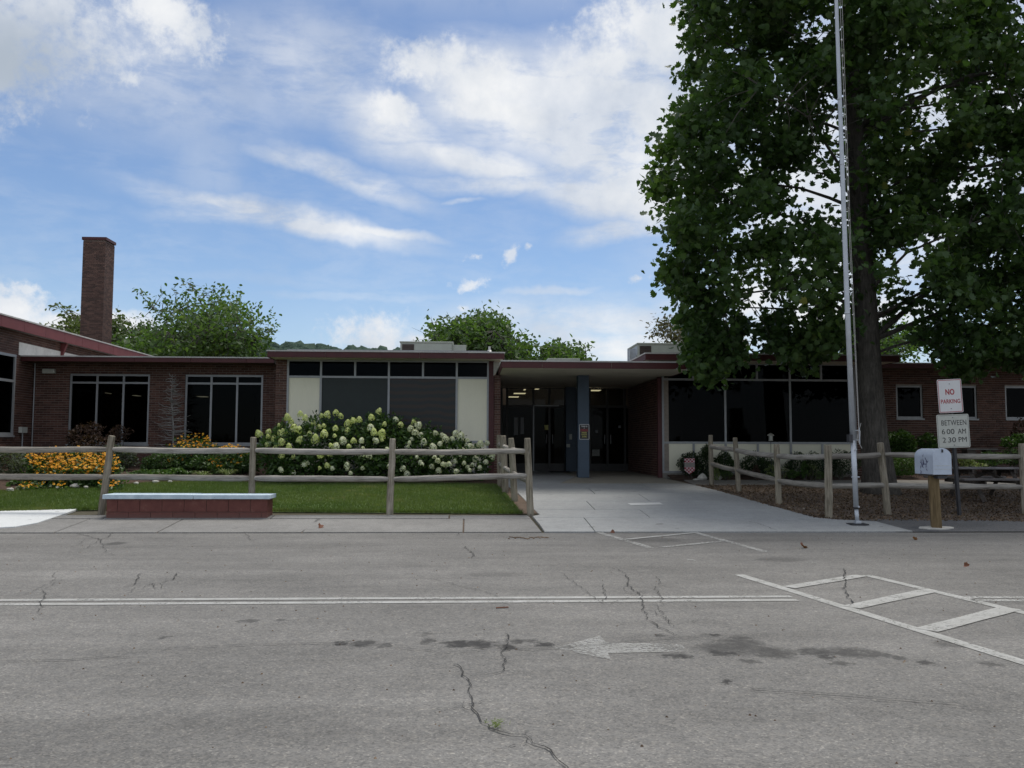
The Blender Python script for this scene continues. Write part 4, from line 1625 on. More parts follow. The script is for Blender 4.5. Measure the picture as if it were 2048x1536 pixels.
# real courses: every row of bricks stands proud of its joint
mb = MB()
mb.box(c0 + .012, c1 - .012, YCH + .012, YCH + wdt * 1.05 - .012, .5, zct - .14)
shaft = mb.build('chimney_shaft', M['mortar_dark'], ch)
mb = MB()
rowh = BH + JT
n = int((zct - .14 - 3.5) / rowh)
for r in range(n):
    z = 3.5 + r * rowh
    off = .105 if r % 2 else 0
    for side in (0, 1):
        L = wdt if side == 0 else wdt * 1.05
        uu = -off
        while uu < L:
            a, b = max(uu, 0), min(uu + BW, L)
            if b - a > .02:
                if side == 0:
                    mb.box(c0 + a, c0 + b, YCH, YCH + .05, z, z + BH, tone=random.random())
                else:
                    mb.box(c1 - .05, c1, YCH + max(a, .051), YCH + max(b, .06), z, z + BH, tone=random.random())
            uu += BW + JT
M['brick_sooty'] = brick_mat('brick_sooty', (.060, .036, .030), (.095, .052, .042), (.14, .080, .062))
tag(mb.build('brickwork', M['brick_sooty'], ch), kind='stuff')
MB().box(c0 - .05, c1 + .05, YCH - .05, YCH + wdt * 1.05 + .05, zct - .14, zct).build('chimney_cap', M['maroon'], ch, bevel=.01)

# ------------------------------------------------------------------ rooftop units
def ac_unit(px0, px1, pyt, pyb, Y, depth, split, ext, label):
    x0, x1 = Xa(px0, Y, 690), Xa(px1, Y, 690)
    z1_, z0_ = Za((px0 + px1) / 2, pyt, Y), Za((px0 + px1) / 2, pyb, Y)
    a = tag(empty('air_conditioner', ((x0 + x1) / 2, Y, z0_)), label, 'air conditioner', 'rooftop air conditioners')
    xs_ = x0 + (x1 - x0) * split
    cab = MB().box(x0, x1, Y, Y + depth, z0_, z1_ - .04).build('cabinet', M['ac_cream'], a, bevel=.01)
    MB().box(x0 - .03, x1 + .03, Y - .03, Y + depth + .03, z1_ - .04, z1_).build('cabinet_lid', M['ac_cream'], a, bevel=.008)
    mb = MB()
    mb.box(x0 + .05, xs_, Y - .010, Y + .01, z0_ + .03, z1_ - .09)
    lv = mb.build('louver_panel', M['ac_louver'], a)
    k = 0
    z = z0_ + .06
    while z < z1_ - .12:
        MB().box(x0 + .06, xs_ - .01, Y - .03, Y - .012, z, z + .02).build('slat', M['ac_louver'], lv)
        z += .06
    MB().box(xs_ + .02, x1 - .03, Y - .012, Y - .001, z0_ + .03, z1_ - .07).build('access_panel', M['ac_cream'], a, bevel=.004)
    MB().box(x0 - .012, x0 - .001, Y + .06, Y + depth - .06, z0_ + .05, z1_ - .09).build('side_grille', M['galv'], a)
    mb = MB()
    for i in range(3):
        xx = x0 + (x1 - x0) * (.2 + .3 * i)
        mb.tube([(xx, Y + depth / 2, z1_), (xx, Y + depth / 2, z1_ + .05)], .05, 8)
    mb.build('lifting_lug', M['galv_dark'], a)
    if ext:
        xe = Xa(ext, Y, 690)
        MB().box(x1 + .002, xe, Y + .05, Y + depth - .1, z0_, z0_ + (z1_ - z0_) * .7).build('duct', M['ac_cream'], a, bevel=.01)
    return a


ac_unit(801, 905, 683, 703, 27.5, 1.3, .26, 932, 'pale rooftop air conditioner on the left roof with a lower duct at its right')
ac_unit(1276, 1366, 686, 712, 26.0, 1.6, .29, None, 'pale rooftop air conditioner on the right roof, partly behind the big tree')
# its stand poking out left
a = hitY(1262, 716, 26.0)
mb = MB()
mb.tube([(a.x, 26.2, zr1 - .2), (a.x, 26.2, zr1 + .45)], .02)
mb.tube([(a.x, 26.2, zr1 + .1), (a.x + .35, 26.2, zr1 + .1)], .02)
mb.box(a.x - .02, a.x + .22, 26.3, 26.5, zr1 + .1, zr1 + .5)
tag(mb.build('condenser_box', M['galv']), 'small grey condenser box on a stand left of the right roof unit', 'condenser')
# roof vent and hatch
p = hitY(979, 707, 24.5)
vt = tag(empty('roof_vent', (p.x, 24.5, zf1)), 'small white conical vent near the right end of the left roof', 'vent')
mb = MB()
mb.tube([(p.x, 24.5, zf1 + .03), (p.x, 24.5, zf1 + .12), (p.x, 24.5, zf1 + .22)], [.16, .07, .05], 12)
mb.build('vent_cone', M['white_paint'], vt, smooth=True)
mb = MB()
mb.tube([(p.x, 24.5, zf1 + .22), (p.x, 24.5, zf1 + .32)], .035, 10)
mb.build('vent_pipe', M['white_paint'], vt)
tag(MB().box(Xa(1096, 27, 718), Xa(1160, 27, 718), 27, 28, zc1 + .04, Za(1128, 716.5, 27)).build('roof_hatch', M['ac_cream'], bevel=.015), 'low flat pale hatch on the porch roof', 'roof hatch')


# ------------------------------------------------------------------ trees
M['leaf_big'] = foliage_mat('poplar_leaf', (.032, .064, .022), (.060, .110, .034), (.110, .170, .048), .46, .40, (.20, .20, .05), .35, spec=.35)
M['leaf_far'] = foliage_mat('far_leaf', (.045, .085, .032), (.085, .145, .050), (.145, .21, .075), .45, .5, (.20, .24, .10), .25)
M['leaf_olive'] = foliage_mat('olive_leaf', (.055, .08, .03), (.095, .13, .048), (.15, .18, .07), .3, .5, (.16, .13, .07), .25)
M['leaf_brownish'] = foliage_mat('russet_leaf', (.05, .05, .03), (.10, .09, .05), (.14, .13, .08), .3, .5, (.20, .12, .08), .25)


def make_tree(name, label, base, trunk_pts, trunk_r, clumps, leaf, per, lmat, bark, outline=LEAF_LOBED, nlimb=26, group=None, droop=.3, cat='tree', up=.25, limb_r=.09, yscale=1.0, twig_r=.018):
    root = tag(empty(name, base), label, cat, group)
    rr = random.Random(hash(label) % 1000 if False else len(label) * 7 + 3)
    g = np.random.default_rng(len(label) * 13 + 1)
    tb = MB()
    tb.tube(trunk_pts, trunk_r, 16, jit=.06)
    tr = tb.build('trunk', bark, root, smooth=True)
    cl = np.array(clumps)
    T = [Vector(p) for p in trunk_pts]

    def trunk_at(z):
        for a, b in zip(T, T[1:]):
            if a.z <= z <= b.z:
                return a.lerp(b, (z - a.z) / (b.z - a.z + 1e-6))
        return T[-1] if z > T[-1].z else T[0]
    idx = g.choice(len(cl), min(nlimb, len(cl)), replace=False)
    nodes = []
    lb = MB()
    zmin = T[0].z + (T[-1].z - T[0].z) * .2
    for i in idx:
        c = Vector(cl[i, :3])
        hz = math.hypot(c.x - T[0].x, c.y - T[0].y)
        zst = min(max(c.z - hz * rr.uniform(.1, .55), zmin), T[-1].z)
        s0 = trunk_at(zst)
        mid1 = s0.lerp(c, .35) + Vector((rr.uniform(-.2, .2), rr.uniform(-.2, .2), hz * .10))
        mid2 = s0.lerp(c, .7) + Vector((rr.uniform(-.45, .45), rr.uniform(-.45, .45), hz * rr.uniform(-.02, .12)))
        pts = [s0, s0.lerp(mid1, .5) + Vector((0, 0, .03)), mid1, mid1.lerp(mid2, .5), mid2, c]
        r0 = limb_r * (.6 + .12 * hz)
        lb.tube(pts, [r0, r0 * .8, r0 * .62, r0 * .48, r0 * .34, r0 * .12], 6, caps=False)
        for k in range(len(pts)):
            nodes.append(pts[k])
            if k:
                nodes.append(pts[k].lerp(pts[k - 1], .5))
    for p in T[len(T) // 3:]:
        nodes.append(p)
    N = np.array([tuple(p) for p in nodes])
    for c in cl:
        d = np.linalg.norm(N - c[:3], axis=1)
        j = int(d.argmin())
        if .05 < d[j] < 1.6:
            a, b = Vector(N[j]), Vector(c[:3])
            m_ = a.lerp(b, .5) + Vector((rr.uniform(-.1, .1), rr.uniform(-.1, .1), .08))
            lb.tube([a, m_, b], [twig_r, twig_r * .7, twig_r * .3], 4, caps=False)
            for q_ in range(2):
                e = b + Vector([rr.gauss(0, 1) for _ in range(3)]) * c[3] * .6
                lb.tube([m_.lerp(b, .7), e], [twig_r * .45, twig_r * .15], 3, caps=False)
    lb.build('limbs', bark, root)
    # leaves: along the clump, denser near the middle, uneven
    P, TN = [], []
    for c in cl:
        k = int(per * g.uniform(.6, 1.35) * (c[3] / cl[:, 3].mean()) ** 1.6)
        q_ = g.normal(size=(k, 3)) * np.array([.52, .52, .42 * yscale]) * c[3]
        q_ += np.array(c[:3])
        P.append(q_)
        TN.append(np.clip(g.normal(g.uniform(.3, .6), .2, k), 0, 1))
    P = np.concatenate(P)
    TN = np.concatenate(TN)
    me = leaf_mesh('crown', P, leaf * g.uniform(.7, 1.25, len(P)), lmat, outline, up=up, fold=.22, tone=TN, droop=droop, gen=g)
    obj('crown', me, root)
    return root


# the big tree
YT = 20.7
tp, trd = [], []
for (px, py, r) in ((1762, 1000, 46), (1760, 972, 35), (1757, 940, 31), (1748, 870, 27), (1739, 760, 25), (1732, 650, 23), (1724, 500, 21), (1714, 330, 18), (1704, 160, 15), (1696, 0, 12), (1690, -180, 9), (1684, -380, 4)):
    tp.append(tuple(hitY(px, py, YT)))
    trd.append(r / 85.0)
sil = [(1405, -420), (1386, 10), (1398, 60), (1390, 130), (1408, 170), (1386, 250), (1352, 275), (1332, 310), (1324, 350), (1312, 374), (1335, 392), (1362, 400), (1356, 470), (1372, 500), (1345, 535), (1355, 570),
       (1376, 600), (1374, 660), (1390, 710), (1425, 742), (1462, 725), (1480, 690), (1488, 640), (1503, 600), (1535, 670), (1562, 715), (1612, 735), (1640, 710), (1690, 690), (1700, 640), (1750, 630), (1790, 665),
       (1860, 680), (1890, 735), (1930, 750), (1990, 715), (2048, 730), (2380, 690), (2430, -420)]
gaps = [(1600, 350, 40, 22), (1600, 425, 34, 20), (1668, 300, 14, 30), (1690, 425, 16, 34), (1650, 60, 18, 22), (1845, 195, 30, 20), (1868, 262, 34, 22), (1930, 385, 60, 24), (1820, 505, 28, 20), (1512, 560, 16, 20), (1975, 330, 30, 25),
        (1500, 640, 16, 26), (1660, 400, 20, 20), (1860, 560, 30, 14), (1470, 470, 10, 20)]
cl = []
g0 = np.random.default_rng(5)
tries = 0
while len(cl) < 1150 and tries < 20000:
    tries += 1
    px, py = g0.uniform(1300, 2430), g0.uniform(-420, 770)
    if not in_poly(np.array([[px, py]]), sil)[0]:
        continue
    if any(((px - a) / (c + 16)) ** 2 + ((py - b) / (d + 12)) ** 2 < 1 for a, b, c, d in gaps) and g0.random() < .93:
        continue
    half = 3.6 * math.sqrt(max(.05, 1 - ((px - 1830) / 620) ** 2))
    if py > 600:
        half *= .55
    Y = YT + g0.uniform(-half, half) * 1.0
    # keep the trunk partly visible: fewer clumps right in front of it
    tx = 1745 - (900 - py) * .055
    if Y < YT and abs(px - tx) < 34 and g0.random() < (.86 if py > 330 else .35):
        continue
    if abs(px - 1760) < 60 and py > 620 and Y < YT + .4:
        continue
    p = hitY(px, py, YT)
    # perspective spread a little with distance from the trunk plane
    p = hitY(px, py, Y)
    cl.append((p.x, p.y, p.z, g0.uniform(.34, .62)))
# outline sprays
for (px, py) in [(1318, 374), (1330, 350), (1345, 300), (1362, 285), (1350, 542), (1345, 560), (1365, 590), (1385, 700), (1400, 715), (1425, 738), (1450, 722), (1430, 690), (1465, 690), (1375, 640), (1388, 20), (1392, 90), (1384, 140), (1376, 230),
                 (1362, 470), (1372, 510), (1366, 440), (1605, 722), (1630, 700), (1580, 705), (1555, 690), (1530, 655), (1650, 690), (1905, 722), (1925, 740), (1950, 720), (1890, 700), (2010, 710), (2040, 720), (1845, 665), (1880, 660), (1412, 660), (1400, 640)]:
    for k in range(3):
        Y = YT + g0.uniform(-1.6, 1.2)
        p = hitY(px + g0.uniform(-14, 14), py + g0.uniform(-14, 14), Y)
        cl.append((p.x, p.y, p.z, g0.uniform(.24, .36)))
make_tree('broadleaf_tree', 'huge dark green broadleaf tree rising above the frame behind the flagpole', tuple(hitY(1762, 990, YT)), tp, trd, cl, .150, 88, M['leaf_big'], M['bark'], nlimb=62, limb_r=.045, twig_r=.012)


def ground_clumps(n, ells, rmin, rmax, seed):
    """ells: (px,py,rx,ry,Y,depth) ellipses -> clump list"""
    g = np.random.default_rng(seed)
    out = []
    area = np.array([e[2] * e[3] for e in ells], float)
    area /= area.sum()
    for _ in range(n):
        e = ells[g.choice(len(ells), p=area)]
        while True:
            a, b, c = g.uniform(-1, 1, 3)
            if a * a + b * b + c * c < 1:
                break
        Y = e[4] + c * e[5]
        p = hitY(e[0] + a * e[2], e[1] + b * e[3], Y)
        out.append((p.x, p.y, p.z, g.uniform(rmin, rmax)))
    return out


def spray_clumps(list_, Y, dep, r, seed, k=1):
    g = np.random.default_rng(seed)
    out = []
    for (px, py) in list_:
        for _ in range(k):
            p = hitY(px + g.uniform(-4, 4), py + g.uniform(-4, 4), Y + g.uniform(-dep, dep))
            out.append((p.x, p.y, p.z, r * g.uniform(.7, 1.2)))
    return out


def branch_line(x0, y0, x1, y1, n):
    return [(x0 + (x1 - x0) * i / (n - 1), y0 + (y1 - y0) * i / (n - 1)) for i in range(n)]


def back_tree(label, px, Y, ells, n, sprays, leaf, per, mat, rc, seed, bark='bark', trunk_px=None, group='trees behind the school', tr=.3):
    top = min(e[1] - e[3] * .6 for e in ells)
    b = hitY(px, 880, Y)
    base = (b.x, Y, .63)
    zt_ = Za(px, top + 20, Y)
    tp_ = [(b.x, Y, .5), (b.x + .1, Y, 2), (b.x - .1, Y, .63 + (zt_ - .63) * .4), (b.x + .1, Y, .63 + (zt_ - .63) * .7), (b.x, Y, zt_)]
    cl = ground_clumps(n, ells, rc * .7, rc * 1.2, seed) + spray_clumps(sprays, Y, 2.0, rc * .55, seed + 1, 1)
    return make_tree('leafy_tree', label, base, tp_, [tr, tr * .85, tr * .6, tr * .4, tr * .12], cl, leaf, per, mat, M[bark], LEAF_OVAL, nlimb=24, group=group, limb_r=.06, droop=.1, twig_r=.03)


sp = branch_line(375, 640, 376, 562, 9) + branch_line(330, 640, 278, 584, 8) + branch_line(345, 650, 325, 590, 5) + branch_line(430, 640, 445, 575, 7) + branch_line(400, 630, 402, 575, 5) + branch_line(470, 650, 482, 585, 6) + branch_line(500, 660, 516, 612, 5) + branch_line(500, 690, 552, 655, 7) + branch_line(515, 670, 545, 630, 4) + branch_line(300, 680, 285, 640, 4) + branch_line(360, 620, 352, 590, 3) + branch_line(420, 620, 425, 580, 4)
back_tree('feathery green tree with spiky top right of the chimney', 400, 52, [(400, 680, 135, 36, 52, 5), (415, 645, 95, 45, 52, 5), (335, 692, 120, 26, 52, 5), (475, 690, 75, 32, 52, 4)], 300, sp, .27, 24, M['leaf_far'], .8, 21)
sp = branch_line(180, 650, 112, 614, 9) + branch_line(170, 655, 130, 632, 5) + branch_line(228, 650, 240, 632, 4) + branch_line(240, 655, 262, 640, 3) + branch_line(280, 665, 300, 645, 4)
back_tree('thin olive tree showing on both sides of the chimney', 200, 56, [(190, 672, 75, 22, 56, 3), (260, 680, 90, 24, 56, 3), (140, 668, 40, 16, 56, 2)], 110, sp, .30, 24, M['leaf_olive'], .9, 33)
sp = branch_line(870, 680, 866, 642, 5) + branch_line(900, 670, 894, 640, 4) + branch_line(955, 650, 958, 628, 4) + branch_line(985, 655, 1002, 640, 4) + branch_line(1010, 670, 1014, 655, 3) + branch_line(1035, 690, 1036, 678, 2) + branch_line(925, 660, 915, 637, 4) + branch_line(880, 690, 862, 665, 3) + branch_line(1060, 700, 1070, 688, 3)
back_tree('bright green rounded tree behind the left roof and its vent', 950, 46, [(950, 680, 78, 40, 46, 3.5), (970, 655, 40, 26, 46, 2), (1020, 705, 60, 28, 46, 3), (900, 690, 42, 28, 46, 2.5)], 230, sp, .27, 26, M['leaf_far'], .75, 45)
sp = branch_line(1085, 712, 1082, 692, 4) + branch_line(1110, 710, 1104, 692, 3) + branch_line(1140, 712, 1148, 692, 3) + branch_line(1160, 716, 1168, 696, 4) + branch_line(1096, 712, 1097, 690, 3) + branch_line(1128, 712, 1126, 694, 2)
back_tree('low green treetop just showing over the porch roof', 1125, 46, [(1125, 722, 52, 20, 46, 2.5), (1125, 712, 36, 12, 46, 2)], 60, sp, .25, 24, M['leaf_far'], .6, 57, tr=.18)
sp = branch_line(1370, 690, 1310, 660, 7) + branch_line(1360, 680, 1325, 645, 6) + branch_line(1380, 670, 1370, 630, 5) + branch_line(1380, 660, 1345, 640, 4) + branch_line(1440, 680, 1480, 660, 5) + branch_line(1460, 690, 1478, 680, 3)
back_tree('sparse russet-tinged tree left behind the big tree trunk side, above the right roof unit', 1395, 50, [(1345, 660, 38, 22, 50, 2), (1400, 670, 60, 35, 50, 3), (1460, 690, 30, 25, 50, 2)], 60, sp, .22, 22, M['leaf_brownish'], .7, 61, tr=.16)
back_tree('light green bushy tree behind the right wing, right of the big trunk', 1785, 48, [(1780, 700, 40, 50, 48, 3), (1810, 680, 30, 35, 48, 2), (1680, 690, 60, 30, 48, 3)], 130, branch_line(1755, 660, 1790, 640, 5), .27, 26, M['leaf_far'], .8, 71)
back_tree('dark green tree behind the far end of the right wing', 2000, 50, [(1990, 690, 70, 50, 50, 3), (2060, 680, 60, 50, 50, 2)], 110, [], .27, 26, M['leaf_olive'], .9, 83)

# far wooded hill
mb = MB()
hb = random.Random(4)
prof = [(-700, 662), (0, 668), (200, 676), (520, 683), (600, 690), (700, 697), (800, 700), (880, 706), (960, 732), (1500, 742), (2300, 735)]
for i in range(900):
    px = hb.uniform(-300, 2300)
    for (a, ya), (b, yb) in zip(prof, prof[1:]):
        if a <= px <= b:
            yy = ya + (yb - ya) * (px - a) / (b - a)
    Y = hb.uniform(330, 430)
    yy += hb.uniform(-3, 3) + (430 - Y) * .14
    p = hitY(px, yy, Y)
    r = hb.uniform(2.2, 4.6)
    mb.blob((p.x, p.y, p.z - r), (r * hb.uniform(.8, 1.4), r, r * hb.uniform(.9, 1.4)), 2, .38, i)
M['far_wood'] = foliage_mat('far_wood_leaf', (.045, .07, .05), (.07, .10, .07), (.10, .135, .09), .1, .9, None, .35, spec=.05)
nm, nt_, b_, pos_ = material('far_wood_canopy')
cc = nt_.ramp(nt_.noise(pos_, .5, 6, .7), [(.3, (.035, .06, .05)), (.55, (.075, .11, .085)), (.75, (.12, .16, .11))])
nt_.put(b_.inputs['Base Color'], cc)
b_.inputs['Roughness'].default_value = 1
b_.inputs['Specular IOR Level'].default_value = 0
bump(nt_, b_, nt_.noise(pos_, .9, 5, .7), 1.0, 1.2)
tag(mb.build('wooded_hill', nm, smooth=True), 'far hazy ridge covered in woodland between the chimney and the porch', 'woodland', kind='stuff')
mb = MB()
P = []
for (px, py) in prof:
    p = hitY(px, py + 14, 400)
    P.append((p.x, p.z))
for (a, za), (b, zb2) in zip(P, P[1:]):
    mb.quad((a, 300, .6), (b, 300, .6), (b, 400, zb2), (a, 400, za))
    mb.quad((a, 400, za), (b, 400, zb2), (b, 900, .6), (a, 900, .6))
tag(mb.build('hill', nm), kind='structure')

# ------------------------------------------------------------------ shrubs and flowers
M['hyd_leaf'] = foliage_mat('hydrangea_leaf', (.032, .062, .020), (.058, .11, .034), (.10, .165, .05), .35, .45, (.16, .20, .07), 1.5)
M['box_leaf'] = foliage_mat('boxwood_leaf', (.016, .030, .012), (.030, .056, .020), (.06, .10, .03), .25, .45, (.12, .16, .04), 1.5)
M['bright_leaf'] = foliage_mat('bright_shrub_leaf', (.035, .07, .018), (.065, .125, .03), (.11, .19, .05), .3, .4, (.25, .32, .15), 1.5)
M['lime_leaf'] = foliage_mat('lime_leaf', (.10, .14, .05), (.19, .24, .09), (.32, .36, .17), .3, .5, (.42, .44, .26), 1.5)
M['grey_leaf'] = foliage_mat('grey_green_leaf', (.04, .055, .038), (.085, .105, .07), (.15, .17, .115), .3, .5, (.2, .22, .15), 1.5)
M['red_leaf'] = foliage_mat('russet_shrub_leaf', (.045, .028, .022), (.085, .055, .04), (.15, .085, .065), .3, .5, (.20, .14, .10), 1.5)
M['yellow_petal'] = foliage_mat('yellow_petal', (.68, .26, .008), (.80, .36, .014), (.86, .50, .04), .25, .6, None, 2)
M['dark_centre'] = simple('flower_centre', (.03, .014, .008), .9, .2, 9, bmp=0)


def ell_leaves(c, r, n, g, hollow=.55):
    d = g.normal(size=(n, 3))
    d /= np.linalg.norm(d, axis=1)[:, None]
    rad = hollow + (1 - hollow) * g.random(n) ** .6
    lump = 1 + .12 * np.sin(d[:, 0] * 5 + c[0]) + .10 * np.sin(d[:, 2] * 6 + c[1] * 3) + .08 * np.sin(d[:, 1] * 7)
    return np.array(c) + d * rad[:, None] * lump[:, None] * np.array(r), d


def shrub(name, label, blobs, n, leaf, mat, group=None, outline=LEAF_OVAL, seed=1, cat='shrub', up=.2, stems=5, base=None, stemmat='bark'):
    """blobs: list of (centre, radii)"""
    g = np.random.default_rng(seed)
    zb_ = min(c[2] - r[2] for c, r in blobs)
    c0_ = blobs[0][0]
    bx_ = base or (c0_[0], c0_[1], bed_z(c0_[0], c0_[1]))
    root = tag(empty(name, bx_), label, cat, group)
    vol = np.array([r[0] * r[2] for c, r in blobs])
    vol = vol / vol.sum()
    P = []
    D = []
    for (c, r), v in zip(blobs, vol):
        q_, d = ell_leaves(c, r, int(n * v), g)
        P.append(q_)
        D.append(d)
    P = np.concatenate(P)
    D = np.concatenate(D)
    gz = bx_[2]
    keep = P[:, 2] > gz + .02
    P, D = P[keep], D[keep]
    me = leaf_mesh('foliage', P, leaf * g.uniform(.65, 1.3, len(P)), mat, outline, up=up, fold=.3, dirs=D * .8 + np.array([0, 0, .3]), gen=g)
    obj('foliage', me, root)
    mb = MB()
    for k in range(stems):
        (c, r) = blobs[k % len(blobs)]
        t = Vector((c[0] + g.uniform(-.6, .6) * r[0], c[1] + g.uniform(-.5, .5) * r[1], c[2] + r[2] * .5))
        s0 = Vector((c[0] + g.uniform(-.3, .3) * r[0], c[1], gz - .03))
        mb.tube([s0, s0.lerp(t, .5) + Vector((g.uniform(-.05, .05), 0, 0)), t], [.014, .010, .004], 5, caps=False)
    mb.build('stem', M[stemmat], root)['kind'] = 'stuff'
    return root


def px_blob(px, py, rx, ry, Y, ryd=None):
    p = hitY(px, py, Y)
    s_ = Y / FPX
    return ((p.x, p.y, p.z), (rx * s_, (ryd or rx * s_ * .8), ry * s_))


# hydrangea: a wide shrub built from several overlapping domes
YH = 22.95
hb_ = [px_blob(568, 905, 52, 62, YH, .55), (px_blob(640, 895, 60, 66, YH + .1, .6)), px_blob(720, 900, 60, 62, YH + .1, .6), px_blob(765, 880, 48, 62, YH + .15, .5), px_blob(830, 905, 60, 58, YH + .1, .6), px_blob(900, 918, 55, 48, YH, .55), px_blob(950, 928, 38, 36, YH, .45), px_blob(610, 930, 80, 36, YH - .2, .5), px_blob(800, 932, 90, 32, YH - .2, .5)]
hyd = shrub('hydrangea_bush', 'wide hydrangea bush covered in round cream-white flower heads against the cream panels', hb_, 15000, .105, M['hyd_leaf'], seed=3, cat='bush', stems=24)
# upright leafy shoots
g = np.random.default_rng(8)
Ps, Ds = [], []
for (px, py) in ((760, 822), (790, 838), (700, 835), (742, 836), (655, 832), (830, 835), (855, 842), (880, 850), (905, 865), (925, 860), (600, 838), (535, 862), (560, 850), (610, 828), (675, 824)):
    for k in range(26):
        p = hitY(px + g.uniform(-8, 8), py + g.uniform(0, 46), YH + g.uniform(-.2, .3))
        Ps.append(tuple(p))
        Ds.append((g.uniform(-1, 1), g.uniform(-1, 1), .6))
obj('shoots', leaf_mesh('shoots', np.array(Ps), .09, M['hyd_leaf'], LEAF_OVAL, dirs=np.array(Ds)), hyd)['kind'] = 'stuff'


def flower_head_mesh(name, seed, cone, mat):
    g = np.random.default_rng(seed)
    n = 150
    d = g.normal(size=(n, 3))
    d /= np.linalg.norm(d, axis=1)[:, None]
    d[:, 2] = np.where(d[:, 2] < -.5, -d[:, 2], d[:, 2])
    prof_ = np.where(d[:, 2] > 0, 1 - cone * d[:, 2], 1)
    P = d * np.stack([prof_, prof_, np.ones(n) * (1 + cone * .5)], 1) * g.uniform(.86, 1.04, n)[:, None]
    nrm = d
    a = np.cross(nrm, g.normal(size=(n, 3)))
    a /= np.linalg.norm(a, axis=1)[:, None]
    b = np.cross(nrm, a)
    s = .24
    V = np.zeros((n, 8, 3))
    for k in range(8):
        an = k * math.pi / 4
        rr_ = s * (1.0 if k % 2 == 0 else .55)
        V[:, k] = P + (a * math.cos(an) + b * math.sin(an)) * rr_ + nrm * (.05 if k % 2 else 0)
    tone = g.random(n)
    # solid core so that no gap shows through
    me = arrays_mesh(name, V.reshape(-1, 3), np.arange(8 * n), np.full(n, 8), mat, np.repeat(tone, 8))
    return me


def petal_mat(name, lo, mid, hi):
    return foliage_mat(name, lo, mid, hi, .3, .7, None, 3, spec=.1)


pm_w = petal_mat('white_petal', (.44, .46, .26), (.76, .77, .58), (.85, .85, .74))
pm_y = petal_mat('greenish_petal', (.52, .58, .20), (.72, .76, .32), (.80, .82, .50))
heads_w = [flower_head_mesh('flower_head', 100 + i, .2, pm_w) for i in range(4)]
heads_y = [flower_head_mesh('flower_head', 200 + i, .38, pm_y) for i in range(4)]
fl = []
gf = random.Random(12)
cl_top = [(540, 862), (548, 880), (560, 850), (575, 838), (585, 845), (600, 832), (612, 838), (560, 870), (572, 862), (590, 855), (600, 862), (552, 895), (566, 885), (640, 832), (655, 829), (671, 828), (682, 832), (645, 850), (628, 845), (636, 856),
          (618, 870), (600, 880), (580, 892), (632, 880), (648, 868), (668, 856), (695, 846), (694, 862), (668, 872), (685, 880), (705, 880), (660, 892), (672, 896), (706, 842), (745, 836), (758, 825), (770, 848), (744, 858), (762, 866), (765, 878), (748, 868),
          (724, 884), (750, 886), (720, 842), (793, 838), (800, 852), (827, 843), (836, 850), (832, 866), (822, 858), (838, 872), (872, 866), (884, 872), (890, 876), (893, 882), (912, 866), (922, 872), (848, 888), (864, 895), (880, 888), (905, 880), (935, 880), (942, 898), (960, 892), (972, 885), (948, 902),
          (532, 888), (545, 905), (560, 905), (535, 875), (520, 870)]
cl_low = [(728, 898), (738, 912), (725, 910), (660, 908), (669, 923), (655, 930), (664, 938), (638, 935), (616, 942), (568, 925), (532, 915), (533, 932), (543, 945), (590, 932), (605, 928), (640, 908), (600, 908), (694, 934), (725, 938), (756, 936), (803, 936), (815, 950), (843, 932), (862, 932), (878, 940), (893, 930), (900, 930),
          (916, 942), (918, 910), (912, 922), (946, 912), (944, 930), (940, 938), (960, 938), (977, 905), (985, 915), (870, 914), (857, 910), (845, 946), (820, 930), (805, 935), (588, 912), (575, 945), (560, 938), (615, 925), (925, 900), (898, 905), (970, 925), (700, 948), (740, 946), (950, 920), (930, 925), (835, 915),
          (626, 952), (650, 948), (565, 915)]
for k in range(60):
    fl.append((gf.uniform(530, 960), None, None))
spots = []
for (px, py) in cl_top:
    spots.append((px + gf.uniform(-3, 3), py + gf.uniform(-3, 3), gf.uniform(.6, 1.15)))
for (px, py) in cl_low:
    if gf.random() < .28:
        continue
    spots.append((px + gf.uniform(-3, 3), py + gf.uniform(-3, 3), gf.uniform(.45, .95)))
for k in range(26):
    px = gf.uniform(528, 975)
    top = np.interp(px, [520, 560, 600, 680, 760, 820, 900, 980], [875, 850, 838, 838, 840, 850, 872, 900])
    py = gf.uniform(top, 950)
    spots.append((px, py, gf.uniform(.45, .8)))
for (px, py, sc) in spots:
    top = np.interp(px, [520, 560, 600, 680, 760, 820, 900, 980], [860, 835, 825, 822, 818, 835, 860, 890])
    front = YH - .62 + .55 * max(0, 1 - (py - top) / 70.0)
    p = hitY(px, py, front + gf.uniform(-.06, .1))
    yel = max(0, min(1, (860 - px) / 260 * .6 + (905 - py) / 70 * .5 + gf.uniform(-.3, .3)))
    me = gf.choice(heads_y if yel > .45 else heads_w)
    o = bpy.data.objects.new('flower_head', me)
    COL.objects.link(o)
    o.parent = hyd
    o.matrix_parent_inverse = world_of(hyd).inverted()
    s_ = .092 * sc
    o.location = p
    o.scale = (s_, s_, s_ * gf.uniform(.95, 1.25))
    o.rotation_euler = (gf.uniform(-.4, .5), gf.uniform(-.4, .4), gf.uniform(0, 6))


